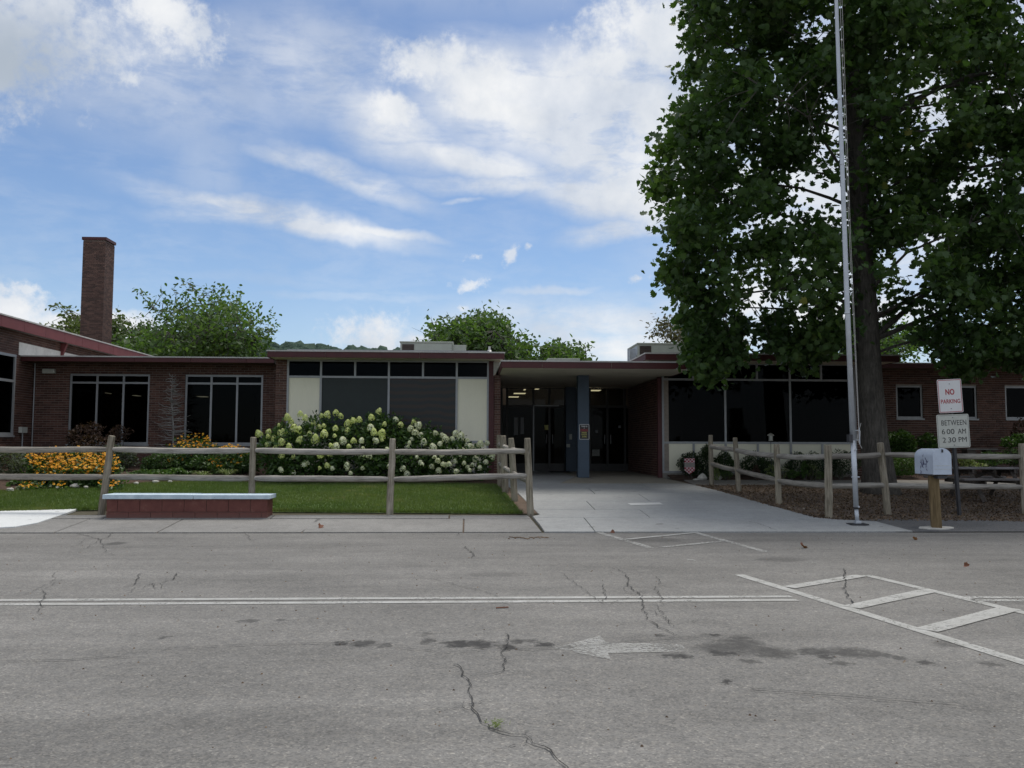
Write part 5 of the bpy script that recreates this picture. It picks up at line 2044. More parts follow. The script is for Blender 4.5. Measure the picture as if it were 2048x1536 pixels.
# black-eyed susan clumps
def susans(label, ell, Y, n_fl, n_leaf, seed, deps=.5, size=.042, mat='yellow_petal'):
    """ell: list of (px,py,rx,ry) regions of blossoms"""
    g = np.random.default_rng(seed)
    b = hitY(ell[0][0], ell[0][1], Y)
    root = tag(empty('yellow_flower_clump', (b.x, Y, bed_z(b.x, Y))), label, 'flowers', 'clumps of yellow daisies in the left bed')
    area = np.array([e[2] * e[3] for e in ell], float)
    area /= area.sum()
    cen = []
    for e, a in zip(ell, area):
        for _ in range(int(n_fl * a)):
            while True:
                u_, v_ = g.uniform(-1, 1, 2)
                if u_ * u_ + v_ * v_ < 1:
                    break
            px, py = e[0] + u_ * e[2], e[1] + v_ * e[3]
            yy = Y + deps * np.clip(-v_, -1, 1) * .8 + g.uniform(-.12, .12) - (.55 if e[1] > 955 else 0)
            cen.append(tuple(hitY(px, py, yy)))
    cen = np.array(cen)
    n = len(cen)
    # petals: 10-point disc tilted to the sky and the viewer
    nrm = np.stack([g.normal(0, .35, n), -np.abs(g.normal(.45, .3, n)), np.abs(g.normal(.8, .25, n))], 1)
    nrm /= np.linalg.norm(nrm, axis=1)[:, None]
    a = np.cross(nrm, g.normal(size=(n, 3)))
    a /= np.linalg.norm(a, axis=1)[:, None]
    bb = np.cross(nrm, a)
    K = 16
    V = np.zeros((n, K, 3))
    sz = size * g.uniform(.7, 1.2, n)
    for k in range(K):
        an = 2 * math.pi * k / K
        r = sz * (1 if k % 2 == 0 else .62)
        V[:, k] = cen + (a * math.cos(an) + bb * math.sin(an)) * r[:, None] - nrm * (sz * .18)[:, None] * (k % 2 == 0)
    obj('blossom', arrays_mesh('blossom', V.reshape(-1, 3), np.arange(K * n), np.full(n, K), M[mat], np.repeat(g.random(n), K)), root)['kind'] = 'stuff'
    V = np.zeros((n, 7, 3))
    for k in range(6):
        an = 2 * math.pi * k / 6
        V[:, k] = cen + (a * math.cos(an) + bb * math.sin(an)) * (sz * .26)[:, None] + nrm * .004
    V[:, 6] = cen + nrm * .016
    lo = []
    for i in range(6):
        lo += [i, (i + 1) % 6, 6]
    L = (np.arange(n) * 7)[:, None] + np.array(lo)[None]
    obj('flower_eye', arrays_mesh('flower_eye', V.reshape(-1, 3), L.ravel(), np.full(6 * n, 3), M['dark_centre']), root)['kind'] = 'stuff'
    # stems and leaves below
    mb = MB()
    P, D = [], []
    for c in cen[::2]:
        gz = bed_z(c[0], c[1])
        mb.tube([(c[0] + g.uniform(-.1, .1), c[1] + g.uniform(-.05, .1), gz), (c[0], c[1], c[2] - .02)], [.004, .003], 3, caps=False)
    mb.build('stem', M['bright_leaf'], root)['kind'] = 'stuff'
    for _ in range(n_leaf):
        c = cen[g.integers(n)]
        gz = bed_z(c[0], c[1])
        t = g.random() ** .8
        P.append((c[0] + g.normal(0, .09), c[1] + g.normal(0, .12) + .05, gz + (c[2] - gz) * t * .95))
        D.append((g.normal(), g.normal(), .5))
    obj('foliage', leaf_mesh('foliage', np.array(P), .10 * g.uniform(.6, 1.2, len(P)), M['hyd_leaf'], LEAF_OVAL, dirs=np.array(D), gen=g), root)
    return root


susans('broad clump of yellow daisies left of the leaning fence post', [(140, 915, 88, 24), (100, 930, 44, 22), (190, 925, 50, 26), (85, 948, 30, 10), (65, 968, 30, 8), (120, 966, 14, 6), (225, 945, 14, 14), (218, 962, 22, 10), (150, 935, 60, 22)], 21.9, 1350, 5200, 3, size=.036)
susans('orange-yellow daisies before the second window of the low wing', [(385, 880, 34, 16), (352, 893, 16, 8), (362, 912, 20, 9), (420, 915, 16, 8), (410, 890, 26, 10), (305, 930, 10, 12), (345, 912, 20, 12)], 24.6, 210, 2600, 4, .4, .036)
susans('small orange daisy clump under the right end of the low wing', [(437, 925, 12, 9), (475, 918, 20, 9), (455, 897, 24, 6), (490, 905, 16, 8), (470, 893, 18, 6)], 24.0, 130, 1900, 5, .3, .036)


def shrubP(label, blobs, n, leaf, mat, seed, name='shrub', group=None, outline=LEAF_OVAL, cat='shrub', up=.2, stems=5):
    return shrub(name, label, [px_blob(*b) for b in blobs], n, leaf, M[mat], group, outline, seed, cat, up, stems)


shrubP('grey-green airy shrub at the left edge behind the rails', [(10, 925, 48, 30, 22.6), (-40, 920, 50, 34, 22.8), (40, 940, 25, 22, 22.3)], 5200, .055, 'grey_leaf', 5)
shrubP('russet shrub before the left window of the low wing', [(165, 872, 30, 24, 25.0), (185, 860, 20, 18, 25.0), (150, 880, 18, 18, 25.0), (190, 890, 40, 22, 24.8)], 2400, .07, 'red_leaf', 6)
shrubP('smaller russet shrub right of the first, above the top rail', [(240, 866, 20, 16, 25.2), (222, 880, 14, 14, 25.2)], 800, .06, 'red_leaf', 7)
shrubP('green shrub between the leaning post and the brick', [(245, 918, 25, 22, 24.2), (225, 905, 18, 18, 24.4)], 1700, .07, 'grey_leaf', 8)
shrubP('dull olive perennial under the orange daisies', [(330, 922, 32, 16, 24.3), (300, 930, 18, 14, 24.2)], 1700, .06, 'hyd_leaf', 9)
shrubP('dark loose perennial between the daisy clumps', [(420, 925, 40, 14, 24.2), (470, 925, 34, 20, 24.2), (505, 925, 22, 26, 23.8)], 2400, .07, 'hyd_leaf', 10)
shrubP('low dark green ground cover left of the striped grasses', [(310, 948, 44, 8, 23.2), (280, 950, 20, 8, 23.3), (350, 945, 20, 8, 23.3)], 2000, .08, 'bright_leaf', 11, cat='ground cover')
shrubP('small light green plant by the left stones', [(28, 968, 14, 6, 21.6)], 220, .07, 'bright_leaf', 12, cat='plant')


def spiky(label, px, py, w, h, Y, n, mat, seed, name='ornamental_grass', group=None, leaf=None):
    g = np.random.default_rng(seed)
    b = hitY(px, py, Y)
    gz = bed_z(b.x, Y)
    root = tag(empty(name, (b.x, Y, gz)), label, 'grass', group)
    W_, H_ = w * Y / FPX, h * Y / FPX
    V, L = [], []
    for k in range(n):
        an = g.uniform(0, 2 * math.pi)
        out = W_ * g.uniform(.2, 1.0)
        hh = H_ * g.uniform(.6, 1.1)
        d = Vector((math.cos(an), math.sin(an) * .7, 0))
        s0 = Vector((b.x, Y, gz)) + d * g.uniform(0, .06)
        p1 = s0 + d * out * .4 + Vector((0, 0, hh * .75))
        p2 = s0 + d * out * .8 + Vector((0, 0, hh))
        p3 = s0 + d * out * 1.15 + Vector((0, 0, hh * .8))
        sd = Vector((-d.y, d.x, 0)) * .011
        i = len(V)
        V += [s0 - sd, s0 + sd, p1 - sd, p1 + sd, p2 - sd * .7, p2 + sd * .7, p3]
        L += [(i, i + 1, i + 3, i + 2), (i + 2, i + 3, i + 5, i + 4), (i + 4, i + 5, i + 6)]
    me = bpy.data.meshes.new('blades')
    me.from_pydata([tuple(v) for v in V], [], L)
    a = me.attributes.new('tone', 'FLOAT', 'POINT')
    a.data.foreach_set('value', np.repeat(g.random(n), 7))
    me.materials.append(M[mat])
    obj('blades', me, root)
    return root


spiky('pale striped grass tuft nearest the second fence post', 455, 952, 22, 20, 23.0, 110, 'lime_leaf', 1, group='tufts of striped grass')
spiky('pale striped grass tuft left of the other two', 405, 952, 22, 17, 23.0, 100, 'lime_leaf', 2, group='tufts of striped grass')
spiky('greener striped grass tuft, furthest left of the row', 375, 952, 18, 14, 23.2, 80, 'bright_leaf', 3, group='tufts of striped grass')
# sparse weeping conifer against the brick
cn = tag(empty('bare_conifer', (Xa(345, 25.5, 890), 25.5, .8)), 'sparse grey weeping conifer standing against the brick between the two wing windows', 'tree')
mb = MB()
top = hitY(345, 748, 25.4)
bot = Vector((Xa(345, 25.5, 900), 25.5, bed_z(-8, 25.5)))
mb.tube([bot, bot.lerp(top, .4) + Vector((.04, 0, 0)), bot.lerp(top, .75) + Vector((-.03, 0, 0)), top], [.03, .022, .012, .004], 6)
mb.build('trunk', M['twig'], cn)
mb = MB()
gr_ = random.Random(6)
tips = []
for k in range(150):
    t = gr_.uniform(.12, .99)
    s0 = bot.lerp(top, t)
    L = (.16 + .62 * (1 - t)) * gr_.uniform(.5, 1.1)
    an = gr_.uniform(0, 2 * math.pi)
    d = Vector((math.cos(an), math.sin(an) * .5, 0))
    m_ = s0 + d * L * .55 + Vector((0, 0, .02))
    e = s0 + d * L + Vector((0, 0, gr_.uniform(-.05, .14)))
    mb.tube([s0, m_, e], [.011, .009, .004], 4, caps=False)
    for j in range(5):
        tips.append(tuple(m_.lerp(e, gr_.random())))
mb.build('twigs', M['twig'], cn)
obj('needles', leaf_mesh('needles', np.array(tips), .055, M['grey_leaf'], LEAF_THIN), cn)

# right foundation bed shrubs
R1 = 'clipped evergreen shrubs along the right windows'
shrubP('round clipped evergreen behind the red checkered flag', [(1380, 928, 22, 23, 23.5)], 2600, .045, 'box_leaf', 21, group=R1)
shrubP('narrow upright evergreen between the flag and the first fence post', [(1410, 926, 16, 32, 23.4), (1412, 905, 10, 16, 23.4)], 2300, .045, 'box_leaf', 22, group=R1)
shrubP('clipped evergreen just right of the first right-hand fence post', [(1448, 928, 24, 23, 23.5)], 2500, .045, 'box_leaf', 23, group=R1)
shrubP('long dark clipped evergreen behind the second and third posts', [(1510, 930, 34, 24, 23.5), (1530, 932, 26, 22, 23.5)], 3600, .045, 'box_leaf', 24, group=R1)
shrubP('dark clipped evergreen left of the tall fourth post', [(1600, 932, 34, 26, 23.5), (1630, 932, 28, 26, 23.5)], 3600, .045, 'box_leaf', 25, group=R1)
shrubP('dark clipped evergreen left of the flagpole', [(1690, 925, 32, 24, 23.5), (1668, 932, 20, 20, 23.5)], 3000, .045, 'box_leaf', 26, group=R1)
shrubP('bright glossy shrub right of the big trunk under the first wing window', [(1798, 882, 28, 24, 24.9), (1785, 895, 22, 20, 24.9), (1815, 895, 20, 20, 24.9)], 2800, .085, 'bright_leaf', 27)
shrubP('darker glossy shrub behind the mailbox and under the lower sign', [(1855, 885, 20, 20, 25.0), (1865, 900, 18, 14, 25.0)], 1600, .08, 'bright_leaf', 28)
shrubP('soft light green mound low beside the trunk base', [(1805, 935, 30, 24, 23.9), (1785, 945, 18, 16, 23.8)], 3000, .05, 'bright_leaf', 29)
shrubP('light green plant at the right edge above the last fence post', [(2025, 885, 26, 10, 24.6), (2045, 880, 22, 14, 24.6)], 900, .09, 'bright_leaf', 30)
shrubP('thin russet shrub climbing the brick at the right edge', [(2042, 860, 16, 26, 25.3), (2030, 870, 10, 18, 25.3)], 500, .06, 'red_leaf', 31)
shrubP('yellow-leaved plant behind the picnic table', [(1928, 922, 14, 8, 24.2), (1942, 926, 12, 7, 24.2), (1950, 932, 30, 6, 24.2)], 700, .06, 'lime_leaf', 32)
shrubP('dark low shrub behind the picnic table end', [(1985, 918, 34, 14, 24.3), (2030, 915, 30, 18, 24.4)], 1700, .06, 'hyd_leaf', 33)
for i, (px, py, w_, h_, m_, lb_) in enumerate([(1543, 945, 13, 16, 'lime_leaf', 'yellow-green spray beside the third fence post'), (1566, 945, 9, 13, 'lime_leaf', 'small yellow-green spray right of the third post'), (1512, 945, 8, 14, 'red_leaf', 'reddish perennial left of the third post'),
                                               (1625, 945, 16, 20, 'lime_leaf', 'taller yellow-green spray midway between third and fourth posts'), (1585, 948, 14, 8, 'bright_leaf', 'low green tuft under the middle evergreens'), (1452, 950, 16, 8, 'bright_leaf', 'low yellowish tuft behind the second post'),
                                               (1432, 948, 8, 12, 'lime_leaf', 'thin grassy tuft by the white rocks'), (1680, 945, 12, 12, 'grey_leaf', 'pale perennial left of the flagpole foot'), (1608, 938, 8, 16, 'bright_leaf', 'thin upright perennial before the evergreens'),
                                               (1640, 950, 12, 7, 'bright_leaf', 'low tuft left of the fourth post')]):
    shrubP(lb_, [(px, py, w_, h_, 23.15)], 260, .06, m_, 50 + i, cat='plant', up=.0, stems=3, outline=LEAF_THIN if i % 2 else LEAF_OVAL)


# stones edging the beds
def stone(px, py, r, label, name='edging_stone', group='pale stones edging the flower bed', mat='stone', flat=.6, Y=None, lean=None):
    p = hitG(px, py, .03)
    if Y:
        p = hitY(px, py, Y)
    mb = MB()
    mb.blob((p.x, p.y, bed_z(p.x, p.y) + r * flat * .4), (r, r * .8, r), 2, .22, int(px), flat)
    o = mb.build(name, M[mat], smooth=False)
    return tag(o, label, 'stone', group)


for i, (px, py, r, lb_) in enumerate([(90, 972, .05, None), (20, 981, .08, 'flat pale edging stone at the far left of the bed'), (48, 978, .06, None), (118, 977, .07, None), (149, 975, .11, 'biggest rounded pale stone below the daisies'), (172, 976, .06, None), (272, 968, .06, None), (312, 965, .08, 'pale edging stone under the lower rail, right of the leaning post'),
                                       (340, 964, .06, None), (350, 944, .07, None), (370, 946, .06, None), (385, 940, .08, 'larger pale stone between the grass tufts'), (418, 945, .05, None), (445, 958, .05, None)]):
    stone(px, py, r, lb_ or ('small pale stone, ' + {90: 'second from the left along the bed edge', 48: 'flat, just left of the light green plant', 118: 'third-last before the biggest rounded stone', 172: 'close right of the biggest rounded stone', 272: 'just right of the leaning post', 340: 'between the leaning post and the grass tufts', 350: 'left, up in the bed by the striped grasses', 370: 'right, up in the bed by the striped grasses', 418: 'tucked between two striped grass tufts', 445: 'below the nearest striped grass tuft'}[px]))
stone(1405, 952, .13, 'white pointed rock beside the checkered flag', 'garden_rock', 'white rocks by the first right post', flat=.9, Y=23.3)
stone(1432, 950, .17, 'larger white rock half hidden by the first right fence post', 'garden_rock', 'white rocks by the first right post', flat=.9, Y=23.3)
stone(1392, 955, .09, 'small flat white stone in front of the rocks', 'garden_rock', 'white rocks by the first right post', flat=.4, Y=23.2)


# ------------------------------------------------------------------ split rail fences
def post(parent, px_t, py_t, px_b, py_b, r=.062, Y=None):
    b = hitG(px_b, py_b)
    if Y:
        b = hitY(px_b, py_b, Y)
        b.z = G(Y)
    t = hitY(px_t, py_t, b.y)
    o = bpy.data.objects.new('post', None)
    mb = MB()
    n = 7
    L = (t - b).length
    pts = [Vector((0, 0, -.12))] + [Vector((random.uniform(-.004, .004), random.uniform(-.004, .004), L * k / n)) for k in range(n)] + [Vector((0, 0, L - .015)), Vector((0, 0, L))]
    rr_ = [r * 1.04] + [r * (1.03 - .08 * k / n) for k in range(n)] + [r * .9, r * .72]
    mb.tube(pts, rr_, 12, jit=.05)
    me = mb.mesh('post', M['post_wood'], smooth=False)
    o = bpy.data.objects.new('post', me)
    COL.objects.link(o)
    o.parent = parent
    o.matrix_parent_inverse = world_of(parent).inverted()
    o.location = b
    o.rotation_euler = (t - b).to_track_quat('Z', 'Y').to_euler()
    return b, t


def rail(parent, a, b, r=.05, over=.08):
    a, b = Vector(a), Vector(b)
    d = (b - a).normalized()
    a = a - d * over
    b = b + d * over
    L = (b - a).length
    mb = MB()
    n = 12
    pts, rr_ = [], []
    ph = random.uniform(0, 6)
    for k in range(n + 1):
        t = k / n
        s_ = math.sin(t * math.pi)
        pts.append(Vector((L * t, math.sin(t * 5 + ph) * .008, math.sin(t * 3.4 + ph) * .010 * s_ - .012 * s_)))
        rr_.append(r * (.62 + .42 * min(1, s_ * 3.2)) * random.uniform(.95, 1.05))
    mb.tube(pts, rr_, 10, jit=.05)
    me = mb.mesh('rail', M['rail_wood'], smooth=False)
    o = bpy.data.objects.new('rail', me)
    COL.objects.link(o)
    o.parent = parent
    o.matrix_parent_inverse = world_of(parent).inverted()
    o.location = a
    o.rotation_euler = d.to_track_quat('X', 'Z').to_euler()
    return o


def along(bt, py, px):
    """point on the post bt at pixel height py"""
    b, t = bt
    zz = hitY(px, py, b.y).z
    k = (zz - b.z) / (t.z - b.z)
    return b.lerp(t, k)


fence = tag(empty('rail_fence', (0, 17.2, .15)), 'weathered two-rail split wooden fence along the lawn, turning back at the path', 'fence')
FL = [post(fence, -66, 870, -72, 1022, Y=17.4), post(fence, 224, 871, 203, 1018, Y=17.3, r=.068), post(fence, 507, 874, 502, 1024, Y=17.2), post(fence, 785.5, 877, 779.5, 1025, Y=17.15, r=.066), post(fence, 1054.5, 876, 1061, 1029, Y=17.1, r=.066)]
FL0 = post(fence, -360, 868, -362, 1020, Y=17.5)
ur = [(897, -66), (898.5, 220), (900.5, 507), (903, 785), (902, 1054)]
lr = [(953, -66), (953.5, 214), (956, 505), (958, 783), (951, 1057)]
rail(fence, along(FL0, 896, -360), along(FL[0], 897, -66))
rail(fence, along(FL0, 952, -360), along(FL[0], 953, -66))
for i in range(4):
    for rr_ in (ur, lr):
        rail(fence, along(FL[i], rr_[i][0], rr_[i][1]) + Vector((.04, 0, 0)), along(FL[i + 1], rr_[i + 1][0], rr_[i + 1][1]) - Vector((.04, 0, 0)), .056)
FR = [FL[-1], post(fence, 1021.5, 876, 1030, 1004, r=.07), post(fence, 1006, 871, 1011, 987, r=.075), post(fence, 998, 869.5, 1000, 973, r=.068)]
for i in range(3):
    for t1, t2 in ((.82, .82), (.45, .45)):
        a = FR[i][0].lerp(FR[i][1], t1 - .0)
        b = FR[i + 1][0].lerp(FR[i + 1][1], t2)
        rail(fence, a, b, .05, .06)

fence2 = tag(empty('rail_fence', (8, 17, .15)), 'weathered two-rail split wooden fence curving from the porch path past the big tree', 'fence')
PR = [post(fence2, 1421, 870, 1423, 971, r=.062), post(fence2, 1470, 875, 1478, 984, r=.062), post(fence2, 1553, 888, 1558, 1008, r=.066), post(fence2, 1656, 890, 1658, 1036, r=.072), post(fence2, 1760, 885, 1776, 1031, r=.070), post(fence2, 2043, 887, 2052, 1030, r=.068), post(fence2, 2330, 890, 2332, 1030, r=.066)]
U2 = [(892, 1421), (900, 1472), (912, 1554), (913, 1657), (909, 1762), (913, 2044), (914, 2330)]
L2 = [(927, 1422), (940, 1474), (961, 1556), (972, 1657), (970, 1770), (974, 2050), (976, 2330)]
ofs = [0, -2, -8, 0, 0, 0, 0]
for i in range(6):
    for j, T_ in enumerate((U2, L2)):
        a = along(PR[i], T_[i][0], T_[i][1])
        b = along(PR[i + 1], T_[i + 1][0], T_[i + 1][1])
        rail(fence2, a, b, .055, .05)

# ------------------------------------------------------------------ block bench
b0, b1 = hitG(212, 1037, .03), hitG(534, 1036, .03)
yb0 = (b0.y + b1.y) / 2
X0, X1 = Xa(212, yb0, 1036), Xa(534, yb0, 1036)
zb0 = G(yb0) + .036
ztp = Za(370, 998, yb0)
bench = tag(empty('block_bench', ((X0 + X1) / 2, yb0 + .2, zb0)), 'low bench of dark red painted blocks under a pale blue slab top', 'bench')
dep = .46
core = MB().box(X0 + .015, X1 - .015, yb0 + .015, yb0 + dep - .015, zb0 - .06, ztp - .003).build('block_core', M['mortar_dark'], bench)
hrow = (ztp - zb0) / 2 + .02
rows_z = [(zb0 - .05, zb0 + hrow * .55 - .004), (zb0 + hrow * .55 + .004, ztp - .004)]
for r, (za_, zc_) in enumerate(rows_z):
    xx = X0 - (.2 if r else 0)
    while xx < X1:
        a, b = max(xx, X0), min(xx + .395, X1)
        if b - a > .05:
            MB().box(a + .001, b - .001, yb0 + random.uniform(-.002, .001), yb0 + dep, za_, zc_).build('block', M['block'], bench, bevel=.005)
        xx += .40
xj = Xa(388, yb0, 995)
for a, b, dz in ((Xa(205, yb0 - .03, 998), xj - .004, 0), (xj + .004, Xa(540, yb0 - .03, 998), -.004)):
    mb = MB()
    n = 9
    # slab with a slightly chipped front edge
    P = [(a + (b - a) * k / n, yb0 - .05 + random.uniform(-.006, .006)) for k in range(n + 1)] + [(b, yb0 + dep + .04), (a, yb0 + dep + .04)]
    mb.prism(P, ztp, ztp + .082 + dz)
    mb.build('slab_top', M['slab'], bench, bevel=.009)

# ------------------------------------------------------------------ flagpole
fb = hitG(1715, 1049, .03)
YFp = fb.y
pole = tag(empty('flagpole', tuple(fb)), 'tall silver metal flagpole with halyard rope and cleat on a hinged base plate', 'flagpole')


def fp(px, py, dy=0.0):
    return hitY(px, py, YFp + dy)


P0, P1, P2, P3, P4 = fp(1715, 1046), fp(1712.5, 1018), fp(1706, 880), fp(1694, 600), fp(1672.5, 0)
up_ = (P4 - P3).normalized()
P5 = P4 + up_ * 2.0
mb = MB()
mb.tube([P0, P1], .036, 14)
mb.build('lower_pole', M['galv'], pole, smooth=True)
mb = MB()
mb.tube([P1, fp(1712.3, 1014)], .048, 14)
mb.build('collar', M['galv_dark'], pole, smooth=True)
mb = MB()
mb.tube([fp(1712.3, 1015), P2], [.046, .046], 16)
mb.tube([P2, P3, P4, P5], [.050, .046, .034, .030], 16)
mb.build('upper_pole', M['galv'], pole, smooth=True)
mb = MB()
for (px, py, k) in ((1694.5, 628, .052), (1679, 200, .042), (1684, 330, .044)):
    c = fp(px, py)
    mb.tube([c, c + up_ * .03], k, 14)
mb.build('pole_joint', M['galv'], pole, smooth=True)
c = fp(1702, 877)
MB().box(c.x - .06, c.x + .01, YFp - .06, YFp + .05, fp(1702, 885).z, fp(1702, 869).z).build('clamp_plate', M['galv_dark'], pole, bevel=.004)
for (px, py) in ((1708.5, 899), (1714, 1013)):
    c = fp(px, py)
    mb = MB()
    mb.tube([(c.x, YFp - .08, c.z), (c.x, YFp - .03, c.z)], .017, 8)
    mb.build('bolt', M['galv'], pole)
mb = MB()
c = fp(1710, 954)
mb.tube([(c.x - .075, YFp - .02, c.z), (c.x + .075, YFp - .02, c.z)], .011, 8)
mb.build('pin', M['galv'], pole)
mb = MB()
mb.prism([(fb.x - .16, fb.y - .13), (fb.x + .16, fb.y - .13), (fb.x + .16, fb.y + .13), (fb.x - .16, fb.y + .13)], fb.z, fb.z + .02)
mb.build('base_plate', M['galv_dark'], pole, bevel=.006)
MB().box(fb.x - .05, fb.x + .05, fb.y - .05, fb.y + .05, fb.z + .02, fb.z + .07).build('base_hinge', M['galv'], pole, bevel=.008)
# halyard and cleat
mb = MB()
cl1 = fp(1718, 862)
for s_, d_ in ((0, .0), (1, .02)):
    tpx = 1680 + s_ * 4
    pts = [fp(1717.5 + s_ * 1.0, 862, -.06), fp(1707 + s_ * 2, 640, -.06), fp(1699 + s_ * 2.5, 480, -.06), fp(tpx, 0, -.06), fp(tpx, 0, -.06) + up_ * 1.5]
    mb.tube(pts, .0045, 5)
loop = [fp(1717, 860, -.08), fp(1714, 880, -.08), fp(1719, 884, -.08), fp(1721, 862, -.08), fp(1716, 858, -.08), fp(1717, 884, -.08), fp(1724, 897, -.08)]
mb.tube(loop, .005, 5)
mb.tube([fp(1718, 862, -.08), fp(1722, 846, -.08)], .004, 5)
mb.build('halyard', M['rope'], pole)
mb = MB()
mb.tube([fp(1710, 861, -.03), fp(1719, 861, -.08)], .009, 6)
mb.tube([fp(1712, 880, -.03), fp(1719, 880, -.08)], .009, 6)
mb.tube([fp(1718.5, 856, -.08), fp(1719.5, 888, -.08)], .008, 6)
mb.build('cleat', M['galv'], pole)
mb = MB()
for k in range(11):
    py = 80 + k * 26 + random.uniform(-8, 8)
    px = 1680 + (py) * .043
    c = fp(px, py, -.06)
    mb.blob(tuple(c), (.018, .014, .026), 1, .3, k)
mb.build('halyard_snap', M['white_paint'], pole)


# ------------------------------------------------------------------ text
def text_mesh(name, body, size, mat, thick=.012, spacing=1.0):
    cu = bpy.data.curves.new(name, 'FONT')
    cu.body = body
    cu.size = size
    cu.align_x = 'CENTER'
    cu.align_y = 'CENTER'
    cu.offset = thick
    cu.space_character = spacing
    cu.extrude = .0008
    tmp = bpy.data.objects.new(name, cu)
    COL.objects.link(tmp)
    bpy.context.view_layer.update()
    me = bpy.data.meshes.new_from_object(tmp.evaluated_get(bpy.context.evaluated_depsgraph_get()))
    bpy.data.objects.remove(tmp)
    me.materials.clear()
    me.materials.append(mat)
    return me


def text_fit(name, body, w, h, Mx, mat, parent, thick=.0, spacing=1.0):
    """text scaled to w x h (metres), placed by matrix Mx whose xy plane is the sign face"""
    me = text_mesh(name, body, .1, mat, thick, spacing)
    co = np.zeros(len(me.vertices) * 3, dtype=np.float32)
    me.vertices.foreach_get('co', co)
    co = co.reshape(-1, 3)
    lo, hi = co.min(0), co.max(0)
    co[:, 0] = (co[:, 0] - (lo[0] + hi[0]) / 2) * w / (hi[0] - lo[0])
    co[:, 1] = (co[:, 1] - (lo[1] + hi[1]) / 2) * h / (hi[1] - lo[1])
    me.vertices.foreach_set('co', co.ravel())
    me.transform(Mx)
    me.update()
    return obj(name, me, parent)


def round_rect(w, h, r, n=5):
    pts = []
    for (cx, cy, a0) in ((w / 2 - r, h / 2 - r, 0), (-w / 2 + r, h / 2 - r, 90), (-w / 2 + r, -h / 2 + r, 180), (w / 2 - r, -h / 2 + r, 270)):
        for k in range(n + 1):
            a = R_(a0 + 90 * k / n)
            pts.append((cx + r * math.cos(a), cy + r * math.sin(a)))
    return pts


def ring(mb, w, h, r, t, z, Mx, zt_=.001):
    o, i = round_rect(w, h, r), round_rect(w - 2 * t, h - 2 * t, max(.002, r - t))
    n = len(o)
    for k in range(n):
        j = (k + 1) % n
        mb.quad(*[tuple(Mx @ Vector((p[0], p[1], z))) for p in (o[k], o[j], i[j], i[k])])


def sign_plate(parent, px4, Y, mat, name='sign_plate', r=.03):
    """px4: tl, tr, br, bl pixels on plane Y -> matrix and size"""
    tl, tr, br, bl = [hitY(p[0], p[1], Y) for p in px4]
    cen = (tl + tr + br + bl) / 4
    xv = ((tr - tl) + (br - bl)) / 2
    yv = ((tl - bl) + (tr - br)) / 2
    w, h = xv.length, yv.length
    x_ = xv.normalized()
    y_ = (yv - x_ * yv.dot(x_)).normalized()
    z_ = x_.cross(y_)
    Mx = Matrix((x_, y_, z_)).transposed().to_4x4()
    Mx = Matrix.Translation(cen) @ Mx
    MB().prism(round_rect(w, h, r), -.003, 0, 'z', Mx).build(name, mat, parent)
    return Mx, w, h


YS = 16.55
sb = hitG(1923, 1033)
YS = sb.y
sign = tag(empty('no_parking_sign', tuple(sb)), 'leaning dark post carrying a white NO PARKING plate above a grey BETWEEN hours plate', 'sign')
topp = hitY(1897, 762, YS + .06)
mb = MB()
d = (topp - Vector((sb.x, YS + .06, sb.z - .1))).normalized()
base_ = Vector((sb.x, YS + .06, sb.z - .1))
Lp = (topp - base_).length
Mp = Matrix.Translation(base_) @ d.to_track_quat('Z', 'Y').to_matrix().to_4x4()
U_ = [(-.045, 0), (-.028, 0), (-.018, -.028), (.018, -.028), (.028, 0), (.045, 0), (.045, -.005), (.032, -.005), (.022, -.034), (-.022, -.034), (-.032, -.005), (-.045, -.005)]
mb.prism([(x_, y_) for x_, y_ in U_], 0, Lp, 'z', Matrix.Translation(base_) @ Matrix.Rotation(math.atan2(d.x, d.z), 4, 'Y'))
mb.build('sign_post', M['galv_dark'], sign)
M1, w1, h1 = sign_plate(sign, ((1872, 759.5), (1921, 757.5), (1928, 824), (1880, 826.5)), YS, M['sign_white'], r=.028)
mb = MB()
ring(mb, w1 - .022, h1 - .022, .02, .012, .0015, M1)
mb.build('sign_border', M['sign_red'], sign)
text_fit('lettering', 'NO', w1 * .37, h1 * .175, M1 @ Matrix.Translation((.0, h1 * .12, .0015)), M['sign_red'], sign, .0032, 1.05)
text_fit('lettering', 'PARKING', w1 * .80, h1 * .125, M1 @ Matrix.Translation((.0, -h1 * .16, .0015)), M['sign_red'], sign, .0018, 1.05)
M2, w2, h2 = sign_plate(sign, ((1871, 829.5), (1936, 828), (1942, 894), (1878, 897)), YS - .004, M['sign_grey'], r=.03)
mb = MB()
ring(mb, w2 - .03, h2 - .03, .02, .008, .0015, M2)
mb.build('sign_border', M['sign_grey_edge'], sign)
text_fit('lettering', 'BETWEEN', w2 * .77, h2 * .155, M2 @ Matrix.Translation((.02, h2 * .25, .0015)), M['sign_black'], sign, .0, 1.05)
for tx, xo, ww, yo in (('6', -.31, .10, -.01), ('00', -.09, .24, -.01), ('AM', .26, .25, -.01), ('2', -.30, .10, -.26), ('30', -.06, .24, -.26), ('PM', .27, .25, -.26)):
    text_fit('lettering', tx, w2 * ww, h2 * .15, M2 @ Matrix.Translation((w2 * xo, h2 * yo, .0015)), M['sign_black'], sign, .0, 1.0)
for Mx, yy in ((M1, h1 * .36), (M1, -h1 * .38), (M2, h2 * .40), (M2, -h2 * .42)):
    mb = MB()
    mb.tube([Mx @ Vector((0, yy, 0)), Mx @ Vector((0, yy, .008))], .008, 8)
    mb.build('bolt', M['galv_dark'], sign)

